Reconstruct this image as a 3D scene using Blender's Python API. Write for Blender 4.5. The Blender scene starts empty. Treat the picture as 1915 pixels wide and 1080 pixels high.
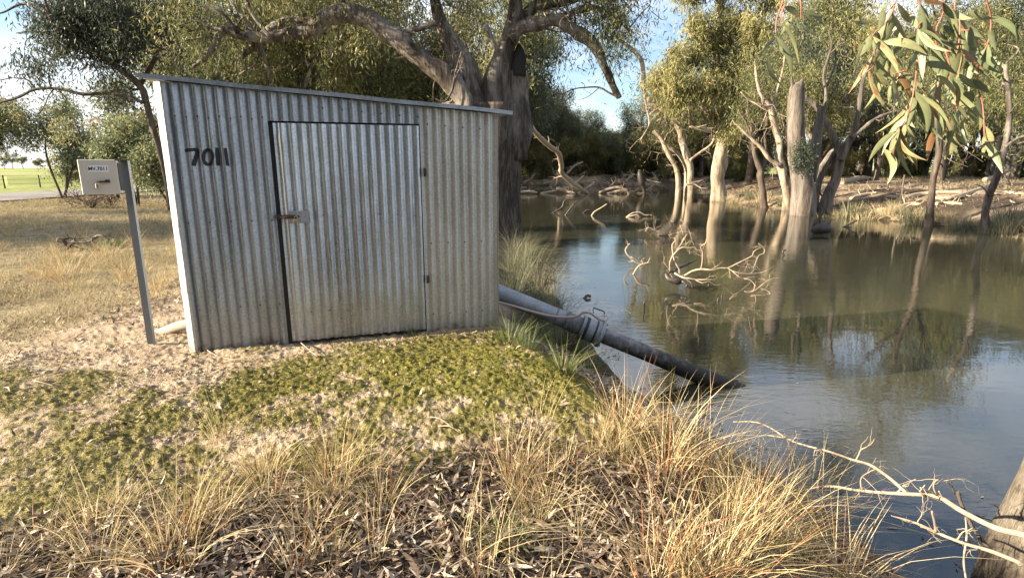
import bpy, math, random
import numpy as np

random.seed(7)
RNG = np.random.default_rng(11)
SC = bpy.context.scene
COL = SC.collection

# ------------------------------------------------------------------ camera model (used to turn measured bearings into places)
F, CX, CY = 1020.0, 957.5, 540.0
PITCH = math.radians(12.6)
CT, ST = math.cos(PITCH), math.sin(PITCH)
EYE = 1.44
WATER = -0.76

def ray(u, v):
    x = (u - CX) / F
    w = (v - CY) / F
    return np.array((x, CT - w * ST, -ST - w * CT))

def P(u, v, Y):
    r = ray(u, v)
    t = Y / r[1]
    return np.array((r[0] * t, Y, EYE + r[2] * t))

def PZ(u, v, z):
    r = ray(u, v)
    t = (z - EYE) / r[2]
    return np.array((r[0] * t, r[1] * t, z))

# ------------------------------------------------------------------ numpy noise
def _hash(ix, iy, iz, seed):
    h = (ix.astype(np.int64) * 374761393 + iy.astype(np.int64) * 668265263 + iz.astype(np.int64) * 2147483647 + seed * 974634777) & 0xFFFFFFFF
    h = ((h ^ (h >> 13)) * 1274126177) & 0xFFFFFFFF
    return ((h ^ (h >> 16)) & 0xFFFFFF) / float(0xFFFFFF)

def vnoise(x, y, seed=0):
    x = np.asarray(x, float); y = np.asarray(y, float)
    ix = np.floor(x); iy = np.floor(y)
    fx = x - ix; fy = y - iy
    fx = fx * fx * (3 - 2 * fx); fy = fy * fy * (3 - 2 * fy)
    z = np.zeros_like(ix)
    a = _hash(ix, iy, z, seed); b = _hash(ix + 1, iy, z, seed)
    c = _hash(ix, iy + 1, z, seed); d = _hash(ix + 1, iy + 1, z, seed)
    return (a * (1 - fx) + b * fx) * (1 - fy) + (c * (1 - fx) + d * fx) * fy

def fbm(x, y, seed=0, octv=4, gain=0.5):
    s = 0; a = 1; n = 0
    for o in range(octv):
        s = s + a * vnoise(x * 2 ** o + 17.3 * o, y * 2 ** o - 9.1 * o, seed + o)
        n += a; a *= gain
    return s / n            # 0..1

def sstep(a, b, x):
    t = np.clip((x - a) / (b - a), 0, 1)
    return t * t * (3 - 2 * t)

# ------------------------------------------------------------------ terrain
RIVER = np.array([(3.3, -14), (2.95, -3), (2.5, 1), (2.22, 2.58), (2.05, 3.38), (1.75, 4.06), (1.25, 5.0), (1.0, 6.7), (0.85, 9.4),
                  (0.55, 14), (0.05, 18), (-1, 24), (-3, 34), (-7, 46), (-14, 55), (-32, 60),
                  (-32, 69), (0, 67), (10, 65), (18, 62), (16.2, 47), (14.6, 40), (13.3, 31.8), (14.4, 28.6), (14.4, 26.3),
                  (15.4, 23.1), (16.0, 21.0), (16.6, 17.5), (20, 10), (24, 0), (27, -14)], float)

def river_sd(x, y):
    """signed distance to the water's edge, positive on land"""
    d2 = np.full(x.shape, 1e12); inside = np.zeros(x.shape, bool)
    n = len(RIVER)
    for i in range(n):
        ax, ay = RIVER[i]; bx, by = RIVER[(i + 1) % n]
        ex, ey = bx - ax, by - ay
        t = np.clip(((x - ax) * ex + (y - ay) * ey) / (ex * ex + ey * ey), 0, 1)
        dx = x - ax - t * ex; dy = y - ay - t * ey
        d2 = np.minimum(d2, dx * dx + dy * dy)
        c = ((ay > y) != (by > y)) & (x < (bx - ax) * (y - ay) / (by - ay + 1e-12) + ax)
        inside ^= c
    d = np.sqrt(d2)
    return np.where(inside, -d, d)

def H0(x, y):
    """broad landform"""
    x = np.asarray(x, float); y = np.asarray(y, float)
    sd = river_sd(x, y)
    sd = sd + (fbm(x * 0.9, y * 0.9, 5, 3) - 0.5) * np.clip(0.15 + 0.05 * np.hypot(x, y), 0, 1.6) * 0.55
    right = sstep(4.0, 11.0, x - 0.0 * y) * sstep(-40, 10, y + 40)
    right = np.where((y > 57) , 1.0, right)
    # near-side target
    pad = sstep(-6.5, -3.6, x) * sstep(11.0, 7.0, y)
    tz = -0.28 + 0.28 * pad
    tz = tz - 0.17 * sstep(3.4, 2.2, y) * sstep(-6, -3, x)
    tz = tz + 0.05 * np.exp(-(((x + 0.3) / 1.1) ** 2 + ((y - 3.75) / 0.55) ** 2))
    tz = tz - 0.06 * np.exp(-(((x + 2.95) / 0.35) ** 2 + ((y - 5.3) / 0.5) ** 2))
    tz = tz + 0.10 * (fbm(x * 0.25, y * 0.25, 31, 3) - 0.5) * sstep(6, 12, np.hypot(x, y))
    tz_r = 0.12 + 0.55 * (fbm(x * 0.16, y * 0.16, 41, 3) - 0.45) * sstep(1.0, 7.0, sd)
    tz_r = tz_r + 0.25 * sstep(2, 9, sd) * sstep(38, 15, sd)
    tz = tz * (1 - right) + tz_r * right
    wd = 1.42 * (1 - right) + 6.5 * right
    k = np.clip(sd / wd, 0, 1)
    k = (k - 0.10 * np.sin(2 * np.pi * k) / np.pi * 0 + 0.04 * np.sin(np.pi * k)) * (1 - right) + (1 - (1 - k) ** 2.4) * right
    land = (WATER - 0.06) + (tz - WATER + 0.06) * k
    bed = WATER - 0.06 - np.minimum(1.2, -sd * 0.45)
    return np.where(sd > 0, land, bed), sd

def masks(x, y):
    r = np.hypot(x, y)
    n1 = fbm(x * 1.7, y * 1.7, 61, 4); n2 = fbm(x * 6.0, y * 6.0, 71, 4); n3 = fbm(x * 0.5, y * 0.5, 81, 3)
    _, sd = H0(x, y)
    # moss on the mound in front of the shed, thinning to the left
    upper = np.interp(x, [-4.5, -2.3, -1.9, -1.5, -.4, .9], [3.9, 3.55, 3.70, 4.22, 4.58, 4.75]) + 0.5 * (n1 - .5)
    reg = sstep(2.38, 2.66, y - 0.15 * x + 0.6 * (n1 - 0.5)) * sstep(upper + .30, upper - .16, y) * sstep(1.25, 0.85, x + 0.2 * (n1 - .5)) * sstep(-6.0, -4.2, x)
    strong = np.exp(-(((x + 0.1) / 1.25) ** 2 + ((y - 3.75) / 0.75) ** 2))
    strong2 = np.exp(-(((x + 1.7) / 0.9) ** 2 + ((y - 3.25) / 0.55) ** 2))
    thr = 0.445 - 0.04 * strong - 0.03 * strong2 + 0.045 * sstep(-1.2, -2.0, x)
    mm = 0.5 * n1 + 0.5 * n2
    moss = reg * sstep(thr - 0.09, thr + 0.09, 0.38 * n1 + 0.34 * n2 + 0.28 * fbm(x * 19, y * 19, 77, 3))
    bright = np.clip(0.05 + 1.1 * strong + 0.45 * strong2, 0, 1)
    crust = sstep(-.9, -1.6, x) * sstep(4.7, 4.2, y + .3 * (n1 - .5)) * sstep(2.35, 2.65, y - .15 * x) * sstep(.47, .60, .4 * n1 + .3 * n2 + .3 * fbm(x * 15, y * 15, 78, 3))
    moss = np.maximum(moss, .62 * crust * sstep(-6.5, -5, x))
    # leaf litter on the ground nearest the camera and on the bank
    litter_shade = sstep(2.90, 2.45, y - 0.15 * x + 0.7 * (n1 - 0.5)) * sstep(-0.1, 0.2, sd)
    litter_shade = np.maximum(litter_shade, 0.8 * sstep(0.6, 1.1, x + 0.3 * (n1 - .5)) * sstep(0, 0.1, sd) * sstep(5.0, 3.6, y))
    litter_shade = np.maximum(litter_shade, 0.9 * sstep(1.35, 1.0, sd) * sstep(0, 0.1, sd) * (x < 6))
    litter_shade = np.where(x > 8, 0.97 * sstep(.25, .60, n3 + .45 * (n1 - .5)), litter_shade)  # far bank: litter, with its shade painted in as heavier dark cover
    # dry grassland beyond the pad
    gr = np.maximum(sstep(-3.4, -4.6, x - 0.25 * (y - 6) + 1.2 * (n3 - 0.5)) * sstep(3.2, 4.4, y), sstep(6.5, 8.0, y + (n1 - .5)))
    gr = np.where(x > 4, 0.55 * sstep(0.40, 0.6, n3), gr)
    wet = sstep(0.5, 0.0, sd) * sstep(-3, 0.0, sd + 3)
    return moss, bright, litter_shade, gr, np.clip(wet, 0, 1), n1, n2

def H(x, y):
    x = np.atleast_1d(np.asarray(x, float)); y = np.atleast_1d(np.asarray(y, float))
    z, sd = H0(x, y)
    r = np.hypot(x, y)
    moss, bright, litter_shade, gr, wet, n1, n2 = masks(x, y)
    near = sstep(14, 6, r)
    d = 0.05 * (fbm(x * 2.3, y * 2.3, 91, 4) - 0.5)
    cl = fbm(x * 24, y * 24, 101, 3)
    d = d + near * (0.042 * np.maximum(cl - 0.5, 0) + 0.012 * (fbm(x * 48, y * 48, 111, 2) - 0.5))
    d = d + near * moss * (0.005 + 0.014 * (fbm(x * 42, y * 42, 121, 2) - 0.42))
    d = d + 0.16 * (fbm(x * 1.1, y * 1.1, 131, 4) - 0.5) * sstep(9, 12, x) * sstep(.2, 1.5, sd)
    d = d * sstep(-0.05, 0.25, sd)
    return z + d

def gpos(u, v):
    """where the line of sight through a measured bearing meets the ground"""
    r = ray(u, v)
    t = np.concatenate([np.arange(1.2, 12, 0.02), np.arange(12, 160, 0.2)])
    pts = r[None, :] * t[:, None]
    hz = H(pts[:, 0], pts[:, 1])
    below = (EYE + pts[:, 2]) < np.maximum(hz, WATER)
    i = int(np.argmax(below)) if below.any() else len(t) - 1
    return np.array((pts[i, 0], pts[i, 1], max(hz[i], WATER)))

def gz(x, y):
    return float(H(x, y)[0])

# ------------------------------------------------------------------ mesh building
class MB:
    def __init__(self):
        self.v = []; self.f = []; self.r = []; self.n = 0
    def add(self, verts, faces, rnd=None, mat=0, smooth=False):
        verts = np.asarray(verts, float).reshape(-1, 3)
        faces = np.asarray(faces, np.int64)
        self.v.append(verts)
        if rnd is None: rnd = np.zeros(len(verts))
        self.r.append(np.broadcast_to(np.asarray(rnd, float), (len(verts),)))
        self.f.append((faces + self.n, mat, smooth)); self.n += len(verts)
    def mesh(self, name, mats, extra=None):
        me = bpy.data.meshes.new(name)
        V = np.concatenate(self.v)
        loops = np.concatenate([f.ravel() for f, _, _ in self.f])
        tot = np.concatenate([np.full(len(f), f.shape[1]) for f, _, _ in self.f])
        start = np.concatenate([[0], np.cumsum(tot)[:-1]])
        mi = np.concatenate([np.full(len(f), m) for f, m, _ in self.f])
        sm = np.concatenate([np.full(len(f), s) for f, _, s in self.f])
        me.vertices.add(len(V)); me.vertices.foreach_set('co', V.astype(np.float32).ravel())
        me.loops.add(len(loops)); me.loops.foreach_set('vertex_index', loops.astype(np.int32))
        me.polygons.add(len(tot))
        me.polygons.foreach_set('loop_start', start.astype(np.int32))
        me.polygons.foreach_set('material_index', mi.astype(np.int32))
        me.polygons.foreach_set('use_smooth', sm.astype(bool))
        a = me.attributes.new('rnd', 'FLOAT', 'POINT')
        a.data.foreach_set('value', np.concatenate(self.r).astype(np.float32))
        if extra:
            for k, val in extra.items():
                a = me.attributes.new(k, 'FLOAT', 'POINT'); a.data.foreach_set('value', np.asarray(val, np.float32))
        for m in (mats if isinstance(mats, (list, tuple)) else [mats]):
            me.materials.append(m)
        me.update(calc_edges=True)
        me.validate()
        return me
    def build(self, name, mats, parent=None, extra=None):
        me = self.mesh(name, mats, extra)
        o = bpy.data.objects.new(name, me); COL.objects.link(o)
        if parent is not None: o.parent = parent
        return o

def tag(o, label=None, cat=None, group=None, kind=None):
    if label: o['label'] = label
    if cat: o['category'] = cat
    if group: o['group'] = group
    if kind: o['kind'] = kind
    return o

def thing(name, label, cat, loc=(0, 0, 0), group=None):
    o = bpy.data.objects.new(name, None); COL.objects.link(o)
    o.location = loc; o.empty_display_size = 0.1
    tag(o, label, cat, group)
    return o

def copy_tree(o, parent=None):
    c = o.copy(); COL.objects.link(c)
    if parent is not None: c.parent = parent
    for ch in list(o.children):
        copy_tree(ch, c)
    return c

def box(mb, cx, cy, cz, sx, sy, sz, ax=None, mat=0, rnd=0):
    """box with centre and full sizes; ax = 3 axis vectors"""
    ax = np.eye(3) if ax is None else np.asarray(ax)
    s = np.array([(i, j, k) for i in (-.5, .5) for j in (-.5, .5) for k in (-.5, .5)]) * (sx, sy, sz)
    v = s @ ax + (cx, cy, cz)
    f = [(0, 1, 3, 2), (4, 6, 7, 5), (0, 4, 5, 1), (2, 3, 7, 6), (0, 2, 6, 4), (1, 5, 7, 3)]
    mb.add(v, f, rnd, mat)

def bbox(mb, c, size, ax=None, bev=0.004, mat=0):
    """box with bevelled edges"""
    ax = np.eye(3) if ax is None else np.asarray(ax)
    h = np.asarray(size) / 2.0
    b = min(bev, h.min() * 0.6)
    V = []; idx = {}
    for sx in (-1, 1):
        for sy in (-1, 1):
            for sz in (-1, 1):
                for k in range(3):
                    p = np.array((sx, sy, sz)) * (h - b); p[k] = (sx, sy, sz)[k] * h[k]
                    idx[(sx, sy, sz, k)] = len(V); V.append(p)
    Q = []; T = []
    for k in range(3):
        a, c2 = [(1, 2), (0, 2), (0, 1)][k]
        for s in (-1, 1):
            q = []
            for (i, j) in ((-1, -1), (1, -1), (1, 1), (-1, 1)):
                key = [0, 0, 0]; key[k] = s; key[a] = i; key[c2] = j
                q.append(idx[(*key, k)])
            Q.append(q)
    for k in range(3):
        a, c2 = [(1, 2), (0, 2), (0, 1)][k]
        for i in (-1, 1):
            for j in (-1, 1):
                q = []
                for (s, m) in ((-1, a), (1, a), (1, c2), (-1, c2)):
                    key = [0, 0, 0]; key[k] = s; key[a] = i; key[c2] = j
                    q.append(idx[(*key, m)])
                Q.append(q)
    for sx in (-1, 1):
        for sy in (-1, 1):
            for sz in (-1, 1):
                T.append([idx[(sx, sy, sz, k)] for k in range(3)])
    V = np.array(V) @ ax + np.asarray(c)
    n0 = mb.n
    mb.add(V, Q, 0, mat)
    mb.f.append((np.array(T) + n0, mat, False))

def spline(pts, n):
    """Catmull-Rom through pts (any columns), n samples per span"""
    p = np.asarray(pts, float)
    if len(p) < 3:
        t = np.linspace(0, 1, n + 1)[:, None]
        return p[0] * (1 - t) + p[-1] * t
    q = np.vstack([2 * p[0] - p[1], p, 2 * p[-1] - p[-2]])
    out = []
    for i in range(1, len(q) - 2):
        t = np.linspace(0, 1, n, endpoint=False)[:, None]
        a, b, c, d = q[i - 1], q[i], q[i + 1], q[i + 2]
        out.append(0.5 * ((2 * b) + (c - a) * t + (2 * a - 5 * b + 4 * c - d) * t ** 2 + (3 * b - a - 3 * c + d) * t ** 3))
    out.append(p[-1][None])
    return np.vstack(out)

def tube(mb, pts, rad, sides=8, rnd=0.0, gnarl=0.0, seed=0, mat=0, cap=True, smooth=True, grow=None):
    pts = np.asarray(pts, float); n = len(pts)
    rad = np.broadcast_to(np.asarray(rad, float), (n,))
    tan = np.gradient(pts, axis=0) if n > 2 else np.repeat((pts[1] - pts[0])[None], n, 0)
    tan = tan / (np.linalg.norm(tan, axis=1, keepdims=True) + 1e-9)
    up = np.array((0, 0, 1.0)) if abs(tan[0][2]) < 0.9 else np.array((1.0, 0, 0))
    nrm = np.cross(tan[0], up); nrm /= np.linalg.norm(nrm)
    ang = np.linspace(0, 2 * math.pi, sides, endpoint=False)
    V = np.zeros((n, sides, 3))
    L = np.concatenate([[0], np.cumsum(np.linalg.norm(np.diff(pts, axis=0), axis=1))])
    for i in range(n):
        nrm = nrm - tan[i] * np.dot(nrm, tan[i]); nrm /= np.linalg.norm(nrm) + 1e-9
        bi = np.cross(tan[i], nrm)
        rr = np.full(sides, rad[i])
        if gnarl:
            a = ang / (2 * math.pi)
            w = np.minimum(a, 1 - a) * 2
            g = vnoise(w * 3 + seed * 3.1, np.full(sides, L[i] * 0.9 / max(rad.max(), .05) * 0.5), seed) - 0.5
            g2 = vnoise(np.cos(ang) * 2.2 + 5 + seed, np.sin(ang) * 2.2 + L[i] * 1.3 / max(rad.max(), .05) * 0.5, seed + 3) - 0.5
            rr = rr * (1 + gnarl * (1.0 * g + 1.2 * g2))
        V[i] = pts[i] + np.outer(np.cos(ang) * rr, nrm) + np.outer(np.sin(ang) * rr, bi)
    I = np.arange(n * sides).reshape(n, sides)
    J = np.roll(I, -1, axis=1)
    f = np.stack([I[:-1], J[:-1], J[1:], I[1:]], -1).reshape(-1, 4)
    vv = V.reshape(-1, 3)
    rr = np.repeat(np.broadcast_to(np.asarray(rnd, float), (n,)), sides)
    if cap:
        vv = np.vstack([vv, pts[0], pts[-1]])
        rr = np.concatenate([rr, [rr[0], rr[-1]]])
        n0 = mb.n
        mb.add(vv, f, rr, mat, smooth)
        c0, c1 = n * sides, n * sides + 1
        t = [(J[0, k], I[0, k], c0) for k in range(sides)] + [(I[-1, k], J[-1, k], c1) for k in range(sides)]
        mb.f.append((np.array(t) + n0, mat, False))
    else:
        mb.add(vv, f, rr, mat, smooth)

def unit(v):
    v = np.asarray(v, float)
    return v / (np.linalg.norm(v, axis=-1, keepdims=True) + 1e-9)

def leaf_quads(mb, base, d, length, width, rnd, rng, mat=0, fold=0.15):
    """one four-sided leaf each: base point, pointing direction, length, width"""
    n = len(base)
    d = unit(d)
    s = unit(np.cross(d, rng.normal(size=(n, 3))))
    nn = np.cross(d, s)
    L = np.asarray(length).reshape(-1, 1); W = np.asarray(width).reshape(-1, 1)
    m = base + d * L * 0.42 + nn * L * fold * rng.normal(size=(n, 1))
    tip = base + d * L + nn * L * 0.12 * rng.normal(size=(n, 1))
    V = np.stack([base, m + s * W * .5, tip, m - s * W * .5], 1).reshape(-1, 3)
    f = np.arange(n * 4).reshape(n, 4)
    mb.add(V, f, np.repeat(rnd, 4), mat)

def blades(mb, base, d, length, width, bend, rnd, rng, segs=3, mat=0):
    """grass blades: tapered ribbons that bow over along their lean"""
    n = len(base)
    d = unit(d); L = np.asarray(length).reshape(-1, 1)
    flat = d * (1, 1, 0); flat = unit(flat + rng.normal(size=(n, 3)) * (0.05, 0.05, 0))
    s = unit(np.cross(flat, (0, 0, 1.0)) + rng.normal(size=(n, 3)) * 0.4)
    rows = []
    W = np.asarray(width).reshape(-1, 1); B = np.asarray(bend).reshape(-1, 1)
    for k in range(segs):
        t = k / segs
        p = base + d * L * t + (flat * 0.8 - np.array((0, 0, 0.6))) * B * L * t * t
        w = W * (1 - 0.75 * t)
        rows += [p - s * w * .5, p + s * w * .5]
    tip = base + d * L + (flat * 0.8 - np.array((0, 0, 0.6))) * B * L
    rows.append(tip)
    V = np.stack(rows, 1)
    m = V.shape[1]
    q = []
    for k in range(segs - 1):
        q.append((2 * k, 2 * k + 1, 2 * k + 3, 2 * k + 2))
    off = (np.arange(n) * m)[:, None, None]
    n0 = mb.n
    rn = np.repeat(rnd, m)
    mb.add(V.reshape(-1, 3), (np.array(q)[None] + off).reshape(-1, 4), rn, mat)
    tr = np.array([(m - 3, m - 2, m - 1)])[None] + off
    mb.f.append((tr.reshape(-1, 3) + n0, mat, False))

# ------------------------------------------------------------------ materials
def newmat(name):
    m = bpy.data.materials.new(name); m.use_nodes = True
    nt = m.node_tree
    b = nt.nodes['Principled BSDF']
    return m, nt, b

def N(nt, typ, **kw):
    n = nt.nodes.new(typ)
    for k, v in kw.items():
        if k.startswith('i_'):
            n.inputs[k[2:].replace('_', ' ')].default_value = v
        else:
            setattr(n, k, v)
    return n

def ramp(nt, fac, stops):
    r = nt.nodes.new('ShaderNodeValToRGB')
    el = r.color_ramp.elements
    while len(el) < len(stops): el.new(0.5)
    for e, (p, c) in zip(el, stops):
        e.position = p; e.color = (*c, 1) if len(c) == 3 else c
    nt.links.new(fac, r.inputs['Fac'])
    return r.outputs['Color']

def mix(nt, fac, a, b, mode='MIX'):
    n = nt.nodes.new('ShaderNodeMix'); n.data_type = 'RGBA'; n.blend_type = mode
    L = nt.links
    def put(sock, x):
        if hasattr(x, 'is_output'): L.new(x, sock)
        elif isinstance(x, (tuple, list)): sock.default_value = (*x, 1) if len(x) == 3 else x
        else: sock.default_value = x
    put(n.inputs[0], fac); put(n.inputs[6], a); put(n.inputs[7], b)
    return n.outputs[2]

def mth(nt, op, a, b=None, c=None, clamp=False):
    n = nt.nodes.new('ShaderNodeMath'); n.operation = op; n.use_clamp = clamp
    for i, x in enumerate((a, b, c)):
        if x is None: continue
        if hasattr(x, 'is_output'): nt.links.new(x, n.inputs[i])
        else: n.inputs[i].default_value = x
    return n.outputs[0]

def noise(nt, scale, detail=4, rough=0.55, coord='Object', stretch=None, dist=0):
    tc = nt.nodes.new('ShaderNodeTexCoord')
    src = tc.outputs[coord]
    if stretch:
        mp = nt.nodes.new('ShaderNodeMapping'); mp.inputs['Scale'].default_value = stretch
        nt.links.new(src, mp.inputs['Vector']); src = mp.outputs['Vector']
    n = nt.nodes.new('ShaderNodeTexNoise')
    n.inputs['Scale'].default_value = scale; n.inputs['Detail'].default_value = detail
    n.inputs['Roughness'].default_value = rough; n.inputs['Distortion'].default_value = dist
    nt.links.new(src, n.inputs['Vector'])
    return n.outputs['Fac']

def attr(nt, name):
    a = nt.nodes.new('ShaderNodeAttribute'); a.attribute_name = name
    return a.outputs['Fac']

def bump(nt, b, h, strength=0.5, dist=0.01):
    n = nt.nodes.new('ShaderNodeBump'); n.inputs['Strength'].default_value = strength; n.inputs['Distance'].default_value = dist
    nt.links.new(h, n.inputs['Height']); nt.links.new(n.outputs['Normal'], b.inputs['Normal'])

def leafmat(name, stops, transl=0.35, rough=0.5, spec=0.35, spots=0):
    m, nt, b = newmat(name)
    oi = nt.nodes.new('ShaderNodeObjectInfo')
    a = mth(nt, 'ADD', attr(nt, 'rnd'), mth(nt, 'MULTIPLY', mth(nt, 'SUBTRACT', oi.outputs['Random'], 0.5), 0.25), clamp=True)
    c = ramp(nt, a, stops)
    if spots:
        s_ = mth(nt, 'MULTIPLY', mth(nt, 'SUBTRACT', noise(nt, 130, 2, .5), .66), 14, clamp=True)
        c = mix(nt, mth(nt, 'MULTIPLY', s_, spots), c, (.16, .09, .04))
        c = mix(nt, mth(nt, 'MULTIPLY', noise(nt, 34, 4, .6), .45), c, mix(nt, .5, c, (.09, .11, .05)))
    nt.links.new(c, b.inputs['Base Color'])
    b.inputs['Roughness'].default_value = rough
    b.inputs['Specular IOR Level'].default_value = spec
    t = nt.nodes.new('ShaderNodeBsdfTranslucent'); nt.links.new(c, t.inputs['Color'])
    mx = nt.nodes.new('ShaderNodeMixShader'); mx.inputs[0].default_value = transl
    nt.links.new(b.outputs[0], mx.inputs[1]); nt.links.new(t.outputs[0], mx.inputs[2])
    nt.links.new(mx.outputs[0], nt.nodes['Material Output'].inputs['Surface'])
    return m

def barkmat(name, cols, scale=1.0, bumpd=0.03, dark_z=None, stretch=(1, 1, 0.28)):
    m, nt, b = newmat(name)
    n1 = noise(nt, 2.2 * scale, 5, 0.6, stretch=stretch, dist=0.6)
    n2 = noise(nt, 14 * scale, 4, 0.65, stretch=(1, 1, 0.15))
    f = mth(nt, 'ADD', mth(nt, 'MULTIPLY', n1, 0.7), mth(nt, 'MULTIPLY', n2, 0.3))
    c = ramp(nt, f, cols)
    nt.links.new(c, b.inputs['Base Color'])
    b.inputs['Roughness'].default_value = 0.85
    b.inputs['Specular IOR Level'].default_value = 0.2
    bump(nt, b, f, 0.8, bumpd)
    return m

def plain(name, col, rough=0.6, metal=0.0, var=0.25, scale=8.0, bumpd=0.0):
    m, nt, b = newmat(name)
    n1 = noise(nt, scale, 5, 0.6)
    c = mix(nt, n1, tuple(x * (1 - var) for x in col), tuple(min(1, x * (1 + var)) for x in col))
    nt.links.new(c, b.inputs['Base Color'])
    b.inputs['Roughness'].default_value = rough; b.inputs['Metallic'].default_value = metal
    if bumpd: bump(nt, b, n1, 0.6, bumpd)
    return m

M = {}
# weathered galvanised iron
def galv(name, tint, metal=0.55, rough=0.48, zdirt=True):
    m, nt, b = newmat(name)
    n1 = noise(nt, 55, 3, 0.7); n2 = noise(nt, 4, 6, 0.65, stretch=(1, 1, 0.22)); n3 = noise(nt, 200, 2, 0.5)
    f = mth(nt, 'ADD', mth(nt, 'MULTIPLY', n1, 0.35), mth(nt, 'ADD', mth(nt, 'MULTIPLY', n2, 0.4), mth(nt, 'MULTIPLY', n3, 0.25)))
    lo = tuple(x * 0.48 for x in tint); hi = tuple(min(1, x * 1.5) for x in tint)
    c = ramp(nt, f, [(0.33, lo), (0.66, hi)])
    r = mth(nt, 'ADD', rough - 0.12, mth(nt, 'MULTIPLY', n2, 0.3))
    if zdirt:
        g = nt.nodes.new('ShaderNodeNewGeometry'); sx = nt.nodes.new('ShaderNodeSeparateXYZ')
        nt.links.new(g.outputs['Position'], sx.inputs[0])
        z = mth(nt, 'ADD', sx.outputs['Z'], mth(nt, 'MULTIPLY', mth(nt, 'SUBTRACT', noise(nt, 9, 5, 0.7), 0.5), 0.5))
        d = mth(nt, 'MULTIPLY', mth(nt, 'SUBTRACT', 0.20, z), 3.2, clamp=True)
        d = mth(nt, 'MULTIPLY', d, 0.55)
        c = mix(nt, d, c, (0.16, 0.115, 0.08))
        rust = mth(nt, 'MULTIPLY', mth(nt, 'SUBTRACT', 0.045, z), 9, clamp=True)
        c = mix(nt, mth(nt, 'MULTIPLY', rust, 0.7), c, (0.10, 0.045, 0.025))
        nt.links.new(mth(nt, 'SUBTRACT', metal, mth(nt, 'MULTIPLY', d, metal), clamp=True), b.inputs['Metallic'])
    else:
        b.inputs['Metallic'].default_value = metal
    nt.links.new(c, b.inputs['Base Color']); nt.links.new(r, b.inputs['Roughness'])
    bump(nt, b, n1, 0.25, 0.002)
    return m
M['galv'] = galv('galvanised_iron', (0.34, 0.37, 0.415), 0.74, 0.35)
M['galv_door'] = galv('galvanised_iron_door', (0.44, 0.475, 0.53), 0.80, 0.29)
M['galv_warm'] = galv('galvanised_iron_weathered', (0.50, 0.495, 0.465), 0.6, 0.42)
M['galv_pale'] = galv('galvanised_flashing', (0.48, 0.49, 0.48), 0.3, 0.5)
M['screw'] = plain('screw_head', (0.035, 0.035, 0.04), 0.6, 0.3)
M['paint_black'] = plain('black_paint', (0.012, 0.012, 0.015), 0.6)
M['concrete'] = plain('concrete', (0.26, 0.235, 0.20), 0.9, 0, 0.35, 6, 0.01)
M['rust'] = plain('rusty_steel', (0.07, 0.042, 0.03), 0.75, 0.3, 0.5, 40)
M['brass'] = plain('dull_brass', (0.42, 0.36, 0.27), 0.4, 0.8, 0.2, 60)
M['dark_timber'] = plain('dark_timber', (0.05, 0.045, 0.04), 0.9)
M['box_paint'] = plain('beige_enamel', (0.52, 0.49, 0.44), 0.45, 0.0, 0.08, 14)
M['post_steel'] = plain('galvanised_post', (0.19, 0.205, 0.225), 0.5, 0.35, 0.2, 30)
M['label_white'] = plain('label_white', (0.72, 0.72, 0.74), 0.5, 0, 0.04)
M['label_ink'] = plain('label_ink', (0.02, 0.03, 0.06), 0.5, 0, 0.05)
M['pipe'] = galv('pipe_galvanised', (0.24, 0.265, 0.30), 0.35, 0.5, False)
def wetpipe():
    m, nt, b = newmat('pipe_algae')
    g = nt.nodes.new('ShaderNodeNewGeometry'); sx = nt.nodes.new('ShaderNodeSeparateXYZ')
    nt.links.new(g.outputs['Position'], sx.inputs[0])
    n1 = noise(nt, 14, 5, 0.65); n2 = noise(nt, 70, 3, 0.6)
    f = mth(nt, 'MULTIPLY', mth(nt, 'ADD', mth(nt, 'ADD', sx.outputs['Z'], 0.52), mth(nt, 'MULTIPLY', mth(nt, 'SUBTRACT', n1, 0.5), 0.45)), 3.5, clamp=True)
    top = ramp(nt, n1, [(0.3, (0.10, 0.10, 0.11)), (0.65, (0.25, 0.25, 0.26))])
    c = mix(nt, f, (0.018, 0.015, 0.012), top)
    nt.links.new(c, b.inputs['Base Color']); b.inputs['Roughness'].default_value = 0.7
    bump(nt, b, n2, 0.6, 0.004)
    return m
M['pipe_wet'] = wetpipe()
M['conduit'] = plain('pinkish_conduit', (0.42, 0.33, 0.30), 0.6, 0, 0.15)
M['rubber'] = plain('black_rubber', (0.02, 0.02, 0.022), 0.6)
M['rope'] = plain('pale_cord', (0.62, 0.6, 0.54), 0.8)

GREY = [(0.34, (0.020, 0.016, 0.013)), (0.45, (0.065, 0.053, 0.044)), (0.50, (0.125, 0.108, 0.093)), (0.57, (0.22, 0.20, 0.178)), (0.64, (0.10, 0.082, 0.067)), (0.75, (0.17, 0.145, 0.12))]
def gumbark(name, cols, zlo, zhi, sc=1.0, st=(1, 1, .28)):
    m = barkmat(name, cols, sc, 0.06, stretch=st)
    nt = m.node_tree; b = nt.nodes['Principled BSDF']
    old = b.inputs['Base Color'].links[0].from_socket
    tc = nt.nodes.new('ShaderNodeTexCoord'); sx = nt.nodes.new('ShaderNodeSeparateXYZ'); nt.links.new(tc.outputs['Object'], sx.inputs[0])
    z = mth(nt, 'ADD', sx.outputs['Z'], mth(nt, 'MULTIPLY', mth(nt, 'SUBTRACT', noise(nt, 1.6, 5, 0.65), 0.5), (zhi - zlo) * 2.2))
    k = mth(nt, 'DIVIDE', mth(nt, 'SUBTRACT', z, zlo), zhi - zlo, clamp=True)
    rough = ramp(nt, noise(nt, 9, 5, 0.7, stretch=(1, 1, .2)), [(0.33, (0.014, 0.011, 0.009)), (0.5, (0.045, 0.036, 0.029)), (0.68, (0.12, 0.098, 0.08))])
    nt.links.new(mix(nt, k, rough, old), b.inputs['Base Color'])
    return m
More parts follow.
